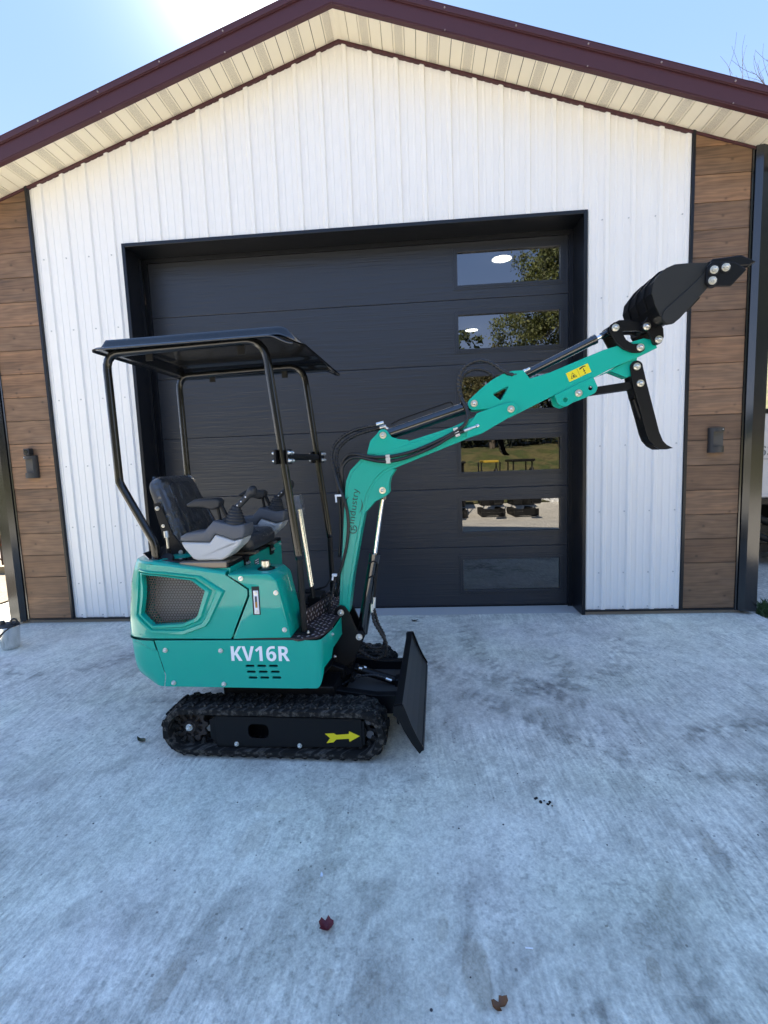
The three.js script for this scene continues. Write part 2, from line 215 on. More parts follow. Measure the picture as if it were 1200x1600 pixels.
const M = {
  slab: std('concrete', [1.34, 1.34, 1.34], 0.72, 0, { map: slabMap, bumpMap: slabBump.clone(), bumpScale: 0.002 }),
  slabNear: std('concrete_near', [1.34, 1.34, 1.34], 0.72, 0, { map: slabNear, bumpMap: slabBump.clone(), bumpScale: 0.002 }),
  slabPlain: std('plain_concrete', [0.42, 0.42, 0.41], 0.8, 0, { bumpMap: pebble, bumpScale: 0.001 }),
  sill: std('sill', [0.22, 0.18, 0.135], 0.8, 0, { bumpMap: pebble, bumpScale: 0.002 }),
  gravel: std('gravel', [1, 1, 1], 0.95, 0, { map: gravelMap, bumpMap: gravelMap, bumpScale: 0.012 }),
  dimGravel: std('dim_gravel', [0.36, 0.32, 0.26], 0.95, 0, { map: gravelMap, bumpMap: gravelMap, bumpScale: 0.012 }),  // same gravel tinted darker to hold down the sun glare on it
  grass: std('grass', [1, 1, 1], 0.95, 0, { map: grassMap, bumpMap: grassMap, bumpScale: 0.03 }),
  siding: std('white_siding', [0.80, 0.775, 0.735], 0.42, 0, { bumpMap: pebble, bumpScale: 0.0005 }),
  darkTrim: phy('dark_trim', [0.008, 0.009, 0.012], 0.32, 0, { specularIntensity: 0.7 }),
  post: phy('post_black', [0.010, 0.011, 0.013], 0.16, 0, { clearcoat: 0.6, clearcoatRoughness: 0.12 }),
  door: phy('door_charcoal', [0.023, 0.025, 0.031], 0.34, 0, { bumpMap: doorBump, bumpScale: 0.0014 }),
  frame: phy('window_frame_charcoal', [0.020, 0.022, 0.028], 0.35),
  pane: phy('pane', [0.10, 0.105, 0.11], 0.0, 0, { transmission: 1, ior: 2.15, thickness: 0 }),
  maroon: phy('maroon', [0.060, 0.021, 0.026], 0.5, 0, { specularIntensity: 0.6 }),
  soffit: std('soffit_cream', [0.80, 0.73, 0.58], 0.6, 0, { bumpMap: pebble, bumpScale: 0.0004 }),
  soffitVent: std('soffit_vent', [0.80, 0.73, 0.58], 0.6, 0, { alphaMap: ventAlpha, alphaTest: 0.5 }),
  interior: std('interior', [0.06, 0.06, 0.058], 0.9),
  planks: plankMaps.map((m, i) => std('stained_plank_' + i, [[1.10, 1.04, 1.0], [0.78, 0.77, 0.78], [0.98, 0.90, 0.82], [0.70, 0.66, 0.64], [0.86, 0.86, 0.88], [1.08, 0.96, 0.86]][i], 0.62, 0, { map: m, bumpMap: plankBump, bumpScale: 0.0012 })),
  green: phy('green_paint', [0.0, 0.365, 0.27], 0.32, 0, { clearcoat: 0.7, clearcoatRoughness: 0.05, specularIntensity: 0.5 }),
  greenArm: phy('green_arm_paint', [0.0, 0.395, 0.287], 0.38, 0, { clearcoat: 0.4, clearcoatRoughness: 0.12, specularIntensity: 0.5 }),
  black: phy('black_paint', [0.006, 0.0062, 0.007], 0.38, 0, { specularIntensity: 0.4, clearcoat: 0.08, clearcoatRoughness: 0.15 }),
  gloss: phy('black_gloss', [0.006, 0.006, 0.007], 0.14, 0, { clearcoat: 1, clearcoatRoughness: 0.03 }),
  satin: phy('black_satin', [0.007, 0.007, 0.0075], 0.5, 0, { specularIntensity: 0.6 }),
  plastic: std('black_plastic', [0.02, 0.02, 0.021], 0.55),
  rubber: phy('rubber', [1, 1, 1], 0.85, 0, { specularIntensity: 0.5, map: dustMap, bumpMap: pebble, bumpScale: 0.001 }),
  hose: std('hose', [0.012, 0.012, 0.013], 0.42),
  zinc: std('zinc_bolt', [0.75, 0.74, 0.70], 0.28, 1),
  chrome: std('chrome', [0.86, 0.85, 0.82], 0.09, 1),
  nickel: std('pale_rod', [0.80, 0.78, 0.70], 0.22, 0.9),
  cast: std('dusty_cast_iron', [0.040, 0.032, 0.027], 0.8, 0, { bumpMap: pebble, bumpScale: 0.002 }),
  tread: std('diamond_plate', [0.040, 0.026, 0.026], 0.45, 0.2),
  treadMark: std('diamond_lug', [0.34, 0.29, 0.29], 0.4, 0.4),
  white: std('white_vinyl', [0.85, 0.86, 0.88], 0.5),
  ink: std('black_print', [0.012, 0.012, 0.012], 0.6),
  yellow: std('yellow_vinyl', [0.80, 0.66, 0.01], 0.5),
  amber: std('amber', [0.45, 0.18, 0.02], 0.3),
  greyLight: std('light_grey_plastic', [0.50, 0.495, 0.48], 0.5, 0, { bumpMap: pebble, bumpScale: 0.0006 }),
  greyDark: std('dark_grey_plastic', [0.095, 0.098, 0.108], 0.5, 0, { bumpMap: pebble, bumpScale: 0.0006 }),
  vinyl: std('seat_vinyl', [0.035, 0.035, 0.037], 0.42),
  wrap: phy('clear_wrap', [0.93, 0.93, 0.93], 0.10, 0, { transmission: 1, ior: 1.6, thickness: 0, bumpMap: tex(256, 256, (u, v) => Math.abs(fbm(u * 6 + 0.6 * fbm(u * 5, v * 5, 610, 2, 5, 5), v * 4, 600, 4, 6, 4) - 0.5) * 2, false), bumpScale: 0.022 }),
  grille: phy('grille_mesh', [0.055, 0.045, 0.038], 0.42, 0.3, { alphaMap: grilleAlpha, alphaTest: 0.5 }),
  worn: phy('paler_black', [0.017, 0.017, 0.015], 0.55, 0, { specularIntensity: 0.7, bumpMap: pebble, bumpScale: 0.0005 }),  // slightly paler, warmer black for the bucket sides
  tube: phy('tube_black', [0.006, 0.006, 0.006], 0.24, 0, { clearcoat: 0.35, clearcoatRoughness: 0.1, specularIntensity: 0.8 }),
  plugGrey: std('plug_grey', [0.16, 0.16, 0.17], 0.6),
  beige: std('bare_plate', [0.20, 0.17, 0.14], 0.35, 0.5),
};
M.slab.bumpMap.repeat.set(14, 9); M.slab.bumpMap.needsUpdate = true; M.slabNear.bumpMap.repeat.set(14 * 3.7 / 8.32, 9 * 1.75 / 5.105); M.slabNear.bumpMap.needsUpdate = true;

// ------------------------------------------------------------------ ground
function terrain(x, z) {
  let y = -0.035;
  y -= 0.88 * sstep(5.2, 14, z) * 1.0;
  if (z > 15.5) y += 2.55 * sstep(15.5, 27, z) + Math.max(0, z - 24) * 0.09;
  const bank = Math.max(0, x - 11.2) * sstep(12, 4, z); y += Math.min(9, bank * 0.85);
  const left = Math.max(0, -4.6 - x) * sstep(10, 4, z); y += Math.min(0.8, left * 0.35);
  return y + 0.05 * (fbm(x * 0.3, z * 0.3, 700, 3) - 0.5) * sstep(6, 9, Math.hypot(x - 3, z - 2));
}
function terrainSheet(x0, x1, z0, z1, nx, nz, lift, s = 1) {
  const g = gridGeo(nx, nz, (u, v) => { const x = lerp(x0, x1, u), z = lerp(z1, z0, v); return [x, terrain(x, z) + lift, z]; });
  return planarUV(g, (x) => x * s, (x, y, z) => z * s);
}
{
  const edge = (t) => { const s = t * 2 - 1; return Math.sign(s) * (Math.abs(s) * 24 + Math.pow(Math.abs(s), 5) * 376); };
  const g = gridGeo(220, 220, (u, v) => { const x = 3 + edge(u), z = 8 - edge(v); return [x, terrain(x, z), z]; });
  struct('gravel_ground', planarUV(g, (x) => x / 2.6, (x, y, z) => z / 2.6), M.gravel);
  struct('grass_hill', terrainSheet(-30, 60, 17.6, 70, 150, 90, 0.05, 1 / 8), M.grass);
  struct('grass_bank', terrainSheet(11.6, 60, -60, 6, 80, 100, 0.05, 1 / 1.6), M.grass);
  struct('grass_verge', terrainSheet(-40, -4.9, -40, 8, 50, 50, 0.05, 1 / 1.6), M.grass);
  const piece = (x0, x1, z0, z1, X0, X1, Z0, Z1) => { const g = gridGeo(1, 1, (u, v) => [lerp(x0, x1, u), 0, lerp(z1, z0, v)]); return planarUV(g, (x) => (x - X0) / (X1 - X0), (x, y, z) => (Z1 - z) / (Z1 - Z0)); };
  const far = (a, b, c, d) => piece(a, b, c, d, SX0, SX1, SZ0, SZ1), [n0, n1, n2, n3] = NEAR;
  const o = struct('concrete_slab', join(far(SX0, SX1, SZ0, n2), far(SX0, n0, n2, n3), far(n1, SX1, n2, n3), far(SX0, SX1, n3, SZ1)), M.slab);
  add(o, 'slab_surface', piece(...NEAR, ...NEAR), M.slabNear);
  const e = join(box(SX0, SX1, -0.12, -0.002, SZ1 - 0.03, SZ1), box(SX0, SX0 + 0.03, -0.12, -0.002, SZ0, SZ1 - 0.03), box(SX1 - 0.03, SX1, -0.12, -0.002, SZ0, SZ1 - 0.03));
  const ed = add(o, 'slab_edge', e, M.slabPlain);
  struct('door_apron', join(box(0.74, 5.07, -0.1, 0.0, -0.36, -0.061, 0.004)), M.slabPlain);
  struct('dimmed_gravel', terrainSheet(-4.85, -1.72, -7, 2.5, 20, 40, 0.02, 1 / 2.2), M.dimGravel);  // sheet of the darker tint, laid to tone down the sunlit strip
}

// ------------------------------------------------------------------ garage
const CX = 2.907, SL = 0.327, APEX = 5.279, roofY = (x) => APEX - SL * Math.abs(x - CX);
const OL = 0.742, OR = 5.068, OT = 3.708, WL = -0.133, WR = 5.941;
const garage = thing('garage_building', 'white metal sided gable garage with wood corners and maroon roof edge behind the excavator', 'garage', [0, 0, 0]);
{
  const add_ = (n, g, m, p = garage) => add(p, n, g, m);
  // wall body behind the siding, with the door opening
  add_('wall_core', ext([[-0.66, 0.002], [OL + 0.02, 0.002], [OL + 0.02, OT - 0.02], [OR - 0.02, OT - 0.02], [OR - 0.02, 0.002], [6.47, 0.002], [6.47, roofY(6.47) + 0.05], [CX, APEX + 0.05], [-0.66, roofY(-0.66) + 0.05]], -0.2, -0.006), M.interior);
  // ribbed steel panels, four ribs to a panel
  const P = 0.2286, strips = [];
  for (let n = -2; n < 28; n++) { const c = n * P - 0.022; for (const [dx, h] of [[-0.027, 0], [-0.015, 0.018], [0.015, 0.018], [0.027, 0], [0.0685, 0], [0.0735, 0.0042], [0.0875, 0.0042], [0.0925, 0], [0.136, 0], [0.141, 0.0042], [0.155, 0.0042], [0.160, 0]]) strips.push([c + dx, h]); }
  const hAt = (x) => { for (let i = 1; i < strips.length; i++) if (strips[i][0] >= x) { const a = strips[i - 1], b = strips[i]; return lerp(a[1], b[1], (x - a[0]) / (b[0] - a[0])); } return 0; };
  for (let k = -1; k < 7; k++) {
    const x0 = Math.max(WL, (4 * k - 0.5) * P + 0.04), x1 = Math.min(WR, (4 * k + 3.5) * P + 0.04);
    if (x1 <= x0 + 0.01) continue;
    const xs = [x0, x1, ...strips.map((s) => s[0]), OL + 0.012, OR - 0.012, CX].filter((x) => x >= x0 && x <= x1).sort((a, b) => a - b);
    const pos = [];
    for (let i = 1; i < xs.length; i++) {
      const a = xs[i - 1], b = xs[i]; if (b - a < 1e-5) continue;
      const mid = (a + b) / 2, yb = mid > OL + 0.012 && mid < OR - 0.012 ? OT - 0.012 : 0.045, A = hAt(a + 1e-6), B = hAt(b - 1e-6), N = 6;
      for (let j = 0; j < N; j++) {
        const ya = (t) => lerp(yb, roofY(a) - 0.01, t), yc = (t) => lerp(yb, roofY(b) - 0.01, t), t0 = j / N, t1 = (j + 1) / N;
        pos.push(a, ya(t0), A, b, yc(t0), B, b, yc(t1), B, a, ya(t0), A, b, yc(t1), B, a, ya(t1), A);
      }
    }
    const g = new THREE.BufferGeometry(); g.setAttribute('position', new THREE.Float32BufferAttribute(pos, 3)); g.computeVertexNormals();
    add_('siding_panel', planarUV(g, (x) => x * 2.2, (x, y) => y * 2.2), M.siding);
  }
  // fastener heads in rows beside the ribs
  const sc = []; const sg = new THREE.CylinderGeometry(0.0065, 0.0075, 0.006, 8).rotateX(Math.PI / 2);
  for (let n = 0; n < 27; n++) for (const y of [0.075, 0.41, 1.0, 1.62, 2.28, 2.95, 3.62]) { const x = n * P - 0.06; if (x < WL + 0.02 || x > WR || y > roofY(x) - 0.1 || (x > OL - 0.02 && x < OR + 0.02 && y < OT + 0.02)) continue; sc.push(sg.clone().translate(x, y, 0.002)); }
  stuff(add_('siding_screws', join(sc), std('screw_paint', [0.48, 0.48, 0.47], 0.4)));
  add_('base_sill', box(-0.72, 0.742, 0.0, 0.038, -0.15, 0.012, 0.004), M.sill); add_('base_sill', box(5.068, 6.5, 0.0, 0.038, -0.15, 0.012, 0.004), M.sill);
  add_('base_trim', box(WL - 0.5, OL, 0.034, 0.05, -0.01, 0.026), M.darkTrim); add_('base_trim', box(OR, 6.45, 0.034, 0.05, -0.01, 0.026), M.darkTrim);
  add_('corner_trim', box(WL - 0.026, WL, 0.05, roofY(WL) + 0.02, -0.01, 0.034, 0.003), M.darkTrim); add_('corner_trim', box(WR, WR + 0.026, 0.05, roofY(WR) + 0.02, -0.01, 0.034, 0.003), M.darkTrim);
  // stained boards at both corners
  const plank = [0, 1, 2, 3, 4, 5].map((n) => planarUV(bx(1, 0.2245, 0.022, 0, 0, 0, 0.003), (x) => x, (x, y) => y / 0.2286 + 0.5));
  for (const [a, b] of [[-0.632, WL - 0.028], [WR + 0.028, 6.438]]) for (let k = 0; k < 19; k++) {
    const y0 = 0.05 + k * 0.2286 - 0.015 * (k === 0 ? 0 : 1), w = b - a; if (y0 > roofY(a < 0 ? b : a) - 0.02) continue;
    const o = add_('plank', plank[0].clone(), M.planks[Math.floor(rnd() * 6)]); const off = rnd() * (1 - w / 0.62), fl = rnd() < 0.5 ? -1 : 1;
    planarUV(o.geometry, (x) => (fl * x + 0.5) * w / 0.62 + off, (x, y) => y / 0.2286 + 0.5); o.geometry.scale(w, 1, 1); o.position.set((a + b) / 2, y0 + 0.1143, 0.008 + rr(-0.0012, 0.0012));
  }
  // black steel corner posts
  for (const s of [1, -1]) {
    const plan = [[6.44, 0.0], [6.44, 0.028], [6.454, 0.028], [6.454, 0.012], [6.461, 0.012], [6.461, 0.038], [6.50, 0.075], [6.605, 0.075], [6.61, 0.07], [6.61, -0.16], [6.44, -0.16]].map(([x, z]) => [s > 0 ? x : 2 * CX - x, -z]);
    const g = ext(plan, 0.03, roofY(6.55) + 0.04).rotateX(-Math.PI / 2);
    add_('corner_post', g, M.post);
  }
  add_('eave_box', box(6.66, 6.86, 3.80, 3.97, -9, 0.05, 0.02), M.post);
  // sides, back, floor and ceiling
  add_('side_wall', box(6.36, 6.47, 0, 4.05, -9, -0.2), M.interior); add_('side_wall', box(-0.66, -0.55, 0, 4.05, -9, -0.2), M.interior);
  add_('back_wall', box(-0.55, 6.36, 0, 4.1, -9, -8.9), M.interior);
  add_('inner_floor', box(-0.55, 6.36, -0.1, -0.001, -8.9, -0.361), M.interior);
  add_('inner_ceiling', box(-0.55, 6.36, 4.2, 4.26, -8.9, -0.2), M.interior);
  // black frame round the opening
  const jm = M.darkTrim;
  add_('opening_frame', join(box(OL, OL + 0.034, 0.002, OT, -0.27, 0.024, 0.004), box(OL + 0.034, OL + 0.06, 0.002, OT - 0.066, -0.20, -0.19), box(OL + 0.034, OL + 0.075, 0.002, OT - 0.036, -0.302, -0.272)), jm);
  add_('opening_frame', join(box(OR - 0.034, OR, 0.002, OT, -0.27, 0.024, 0.004), box(OR - 0.075, OR - 0.034, 0.002, OT - 0.036, -0.302, -0.272)), jm);
  add_('opening_frame', join(box(OL + 0.034, OR - 0.034, OT - 0.034, OT, -0.27, 0.024, 0.004), box(OL + 0.075, OR - 0.075, OT - 0.073, OT - 0.036, -0.302, -0.272)), jm);
  // sectional door with a column of windows
  const door = new THREE.Group(); door.name = 'overhead_door'; garage.add(door);
  const ys = [0.014, 0.636, 1.245, 1.87, 2.483, 3.104, 3.69], win = [[0.178, 0.505], [0.796, 1.118], [1.411, 1.729], [2.02, 2.362], [2.63, 2.956], [3.236, 3.546]], wx0 = 3.936, wx1 = 4.92, dz = -0.305;
  const puv = (g) => planarUV(g, (x) => x / 2.4, (x, y) => y / 1.2);
  for (let i = 0; i < 6; i++) {
    const [a, b] = win[i], y0 = ys[i] + 0.002, y1 = ys[i + 1] - 0.002;
    add(door, 'door_panel', puv(ext([[0.80, y0], [5.01, y0], [5.01, y1], [0.80, y1]], dz - 0.045, dz, { b: 0.003, holes: [[[wx0 - 0.012, a - 0.012], [wx1 + 0.012, a - 0.012], [wx1 + 0.012, b + 0.012], [wx0 - 0.012, b + 0.012]]] })), M.door);
    const ring = (p, q) => [[wx0 - p, a - p], [wx1 + p, a - p], [wx1 + p, b + p], [wx0 - p, b + p]];
    add(door, 'window_frame', join(ext(ring(0.042), dz - 0.002, dz + 0.006, { b: 0.002, holes: [ring(0.022)] }), ext(ring(0.0235), dz - 0.03, dz + 0.011, { b: 0.002, holes: [ring(0)] })), M.frame);
    add(door, 'window_pane', mv(new THREE.PlaneGeometry(wx1 - wx0 + 0.012, b - a + 0.012), (wx0 + wx1) / 2, (a + b) / 2, dz - 0.016), M.pane);
  }
  add(door, 'bottom_seal', box(0.80, 5.01, 0.0015, 0.014, dz - 0.05, dz + 0.004, 0.004), M.satin);
  // soffit: 4 inch strips, every third one perforated
  const ang = Math.atan(SL), cs = Math.cos(ang), D = 0.345, W4 = 0.1016, soffit = new THREE.Group(); soffit.name = 'soffit'; garage.add(soffit);
  const plain = bx(W4 - 0.005, 0.010, D, W4 / 2, 0.005, D / 2 + 0.002, 0.002), vent = join(bx(0.014, 0.010, D, 0.0085, 0.005, D / 2 + 0.002), bx(0.014, 0.010, D, W4 - 0.0085, 0.005, D / 2 + 0.002));
  const mesh = planarUV(mv(new THREE.PlaneGeometry(W4 - 0.031, D, 1, 1).rotateX(Math.PI / 2), W4 / 2, 0.003, D / 2 + 0.002), (x) => x / 0.0705, (x, y, z) => z / 0.07);
  const bead = bx(0.006, 0.004, D, 0, -0.001, D / 2 + 0.002);
  for (const s of [1, -1]) for (let k = 0; k < 42; k++) {
    const isVent = s > 0 ? k % 3 === 2 : k % 3 === 0, o = add(soffit, isVent ? 'vented_strip' : 'soffit_strip', isVent ? vent : plain, M.soffit);
    const q = (s > 0 ? k : k + 1.12) * W4; o.position.set(CX + s * q * cs, APEX - q * Math.sin(ang), 0); o.rotation.set(0, 0, -s * ang);
    if (isVent) { const h = add(soffit, 'vent_mesh', mesh, M.soffitVent); h.position.copy(o.position); h.rotation.copy(o.rotation); }
  }
  add_('ridge_strip', ext([[CX - 0.035, APEX - 0.035 * SL - 0.001], [CX, APEX - 0.001], [CX + 0.035, APEX - 0.035 * SL - 0.001], [CX + 0.035, APEX - 0.035 * SL - 0.004], [CX, APEX - 0.004], [CX - 0.035, APEX - 0.035 * SL - 0.004]].reverse(), 0.002, D), M.soffit);
  add_('soffit_backing', join(...[1, -1].map((s) => ext([[CX, APEX + 0.03], [CX + s * 4.2, APEX + 0.03 - SL * 4.2], [CX + s * 4.2, APEX + 0.045 - SL * 4.2], [CX, APEX + 0.045]].map(([x, y]) => [x, y + 0.12]), 0.0, D))), std('roof_deck', [0.34, 0.25, 0.15], 0.8));
  // maroon rake boards, hem, roof trim and roof sheets
  const rake = (s, y0, y1, z0, z1, X = 4.05, b = 0.003) => ext([[CX, APEX + y0], [CX + s * X, APEX + y0 - SL * X], [CX + s * X, APEX + y1 - SL * X], [CX, APEX + y1]], z0, z1, { b });
  for (const s of [1, -1]) {
    add_('rake_board', rake(s, 0.004, 0.134, D + 0.006, D + 0.026), M.maroon);
    add_('rake_hem', rake(s, -0.007, 0.0025, D - 0.022, D + 0.024), M.maroon);
    add_('rake_trim', join(rake(s, 0.132, 0.178, D - 0.02, D + 0.045), rake(s, 0.124, 0.1315, D + 0.027, D + 0.040)), M.maroon);
    add_('wall_trim', rake(s, -0.025, -0.003, -0.01, 0.031, 3.78, 0.002), M.maroon);
    add_('roof', join(rake(s, 0.05, 0.176, -9.3, D - 0.03, 4.1), rake(s, 0.180, 0.186, -9.3, D + 0.045, 4.1)), M.maroon);
    const hd = []; for (let k = 0; k < 7; k++) { const d = 0.35 + k * 0.56; hd.push(mv(new THREE.SphereGeometry(0.008, 8, 6), CX + s * d, APEX - SL * d + 0.155, D + 0.046)); if (k % 2) hd.push(mv(new THREE.SphereGeometry(0.006, 8, 6), CX + s * d, APEX - SL * d + 0.006, D + 0.030)); }
    stuff(add_('rake_screws', join(hd), std('maroon_screw', [0.25, 0.2, 0.2], 0.4)));
  }
}
// two round lamps on the garage ceiling, seen through the door windows
for (const [z, where] of [[-2.21, 'nearer the door, seen through the top window'], [-5.83, 'deeper inside, seen through the second window']]) {
  const o = thing('ceiling_lamp', 'round white ceiling lamp ' + where, 'ceiling lamp', [4.70, 4.19, z]);
  add(o, 'lamp_ring', new THREE.TorusGeometry(0.135, 0.012, 8, 32).rotateX(Math.PI / 2), std('lamp_ring', [0.8, 0.8, 0.8], 0.5));
  add(o, 'lamp_disc', new THREE.CylinderGeometry(0.128, 0.128, 0.012, 32), std('lamp_glow', [0.9, 0.9, 0.85], 0.6, 0, { emissive: lin(1, 0.95, 0.82), emissiveIntensity: 6 }));
  const l = new THREE.PointLight(lin(1, 0.95, 0.82), 0.1); l.position.set(4.70, 4.10, z); l.castShadow = true; l.shadow.radius = 5; scene.add(l);
}
// wall lamps on the boards
function sconce(x, side, label) {
  const o = thing('wall_lamp', label, 'wall lamp', [x, 1.52, 0.021]);
  const arc = (a, b, y0, y1, r = 0.068) => mv(new THREE.CylinderGeometry(r, r, y1 - y0, 20, 1, false, a, b - a), 0, (y0 + y1) / 2, 0), lo = -Math.PI / 2, hi = Math.PI / 2;
  const cut = side > 0 ? [lo, lo + 0.85] : [hi - 0.85, hi];
  add(o, 'housing', join(arc(lo, hi, 0, 0.055), arc(lo, hi, 0.19, 0.225), arc(cut[0], cut[1], 0.055, 0.19)), std('lamp_housing', [0.028, 0.027, 0.027], 0.45));
  add(o, 'back_plate', box(-0.066, 0.066, 0.0, 0.225, -0.004, 0.008), std('lamp_recess', [0.055, 0.053, 0.050], 0.5));
  add(o, 'sensor_eye', mv(new THREE.SphereGeometry(0.006, 8, 6), side * 0.03, 0.207, 0.062), M.zinc);
  return o;
}
sconce(6.215, 1, 'charcoal half round wall lamp on the boards right of the door');
sconce(-0.40, -1, 'charcoal half round wall lamp on the boards left of the door');
{
  const o = thing('wall_camera', 'small black box camera standing on top of the left wall lamp', 'camera', [-0.405, 1.748, 0.05]);
  add(o, 'camera_body', bx(0.062, 0.066, 0.062, 0, 0.036, 0, 0.008), M.plastic); add(o, 'lens', cyl([0, 0.036, 0.031], [0, 0.036, 0.036], 0.02), M.gloss); add(o, 'foot', bx(0.03, 0.008, 0.03, 0, 0.002, 0), M.plastic);
}

// ------------------------------------------------------------------ mini excavator
const ex = thing('mini_excavator', 'teal mini excavator with black canopy and raised arm parked on the concrete before the garage', 'excavator', [2.67, 0, 1.865], -0.04);
const boltG = (r) => join(new THREE.CylinderGeometry(r, r * 1.02, r * 0.28, 18).rotateX(Math.PI / 2).translate(0, 0, r * 0.14), new THREE.CylinderGeometry(r * 0.78, r * 0.78, r * 0.62, 6).rotateX(Math.PI / 2).translate(0, 0, r * 0.55), new THREE.SphereGeometry(r * 0.48, 10, 6, 0, 6.3, 0, 1.6).rotateX(Math.PI / 2).translate(0, 0, r * 0.84));
const BG = { big: boltG(0.019), mid: boltG(0.0125), small: boltG(0.0095) };
function bolt(parent, x, y, z, size = 'mid', turn = 0, tilt = 0) { const o = add(parent, 'bolt', BG[size], M.zinc); o.position.set(x, y, z); o.rotation.set(tilt, turn, rnd() * 3); return o; }

// ---- tracks
const RC = [-0.452, 0.152], FC = [0.497, 0.152], RO = 0.128;
function beltPoint(s) { // s in 0..1 round the loop, returns [x, y, nx, ny] on the outer face of the carcass
  const a = FC[0] - RC[0], c = Math.PI * RO, L = 2 * a + 2 * c; let d = ((s % 1) + 1) % 1 * L;
  if (d < a) return [RC[0] + d, RC[1] + RO, 0, 1]; d -= a;
  if (d < c) { const t = Math.PI / 2 - d / RO; return [FC[0] + RO * Math.cos(t), FC[1] + RO * Math.sin(t), Math.cos(t), Math.sin(t)]; } d -= c;
  if (d < a) return [FC[0] - d, FC[1] - RO, 0, -1]; d -= a;
  const t = -Math.PI / 2 - d / RO; return [RC[0] + RO * Math.cos(t), RC[1] + RO * Math.sin(t), Math.cos(t), Math.sin(t)];
}
function makeTrack(z0, z1) {
  const n = 156, prof = [[0.0, -0.028], [0.0, 0.0], [0.014, 0.006], [0.166, 0.006], [0.18, 0.0], [0.18, -0.028], [0.17, -0.032], [0.01, -0.032]], pos = [], idx = [], m = prof.length, wz = (w) => lerp(z0, z1, w / 0.18);
  for (let i = 0; i < n; i++) { const [x, y, nx, ny] = beltPoint(i / n); for (const [w, h] of prof) pos.push(x + nx * h, y + ny * h, wz(w)); }
  for (let i = 0; i < n; i++) for (let k = 0; k < m; k++) { const a = i * m + k, b = i * m + (k + 1) % m, c = ((i + 1) % n) * m; idx.push(a, c + k, b, b, c + k, c + (k + 1) % m); }
  const g = new THREE.BufferGeometry(); g.setAttribute('position', new THREE.Float32BufferAttribute(pos, 3)); g.setIndex(idx);
  const carcass = toCreasedNormals(g, 0.6); planarUV(carcass, (x, y, z) => x * 3 + z * 3, (x, y, z) => y * 3 + z);
  const teeth = [], zc = (z0 + z1) / 2, N = 40;
  for (let i = 0; i < N; i++) for (const e of [-0.026, 0.026]) { const [x, y, nx, ny] = beltPoint(i / N); const t = new THREE.CylinderGeometry(0.010, 0.019, 0.034, 4).rotateY(Math.PI / 4); t.applyQuaternion(new THREE.Quaternion().setFromUnitVectors(V(0, 1, 0), V(-nx, -ny, 0))); teeth.push(t.translate(x - nx * 0.046, y - ny * 0.046, zc + e)); }
  const track = add(ex, 'track', join(carcass, teeth), M.rubber);
  // chevron-ended tread blocks, staggered left and right
  const blk = (() => { const h = 0.013, s = [[-0.022, 0.012], [-0.014, 0.020], [-0.016, 0.060], [-0.010, 0.090], [0.010, 0.090], [0.014, 0.055], [0.022, 0.035], [0.022, 0.012], [0.008, 0.0]]; const q = ext(s, 0, h, { b: 0.004, seg: 1 }); q.rotateX(Math.PI / 2).translate(0, h, 0); return planarUV(q, (x, y, z) => x * 4, (x, y, z) => z * 4); })();
  const blk2 = blk.clone().rotateY(Math.PI);
  for (let i = 0; i < N; i++) for (const side of [0, 1]) {
    const [x, y, nx, ny] = beltPoint((i + side * 0.5) / N), o = add(track, 'tread_block', side ? blk2 : blk, M.rubber);
    o.position.set(x + nx * 0.004, y + ny * 0.004, side ? z1 - 0.010 : z0 + 0.010); o.rotation.z = Math.atan2(ny, nx) - Math.PI / 2;
  }
  return track;
}
makeTrack(0.285, 0.465); makeTrack(-0.465, -0.285);
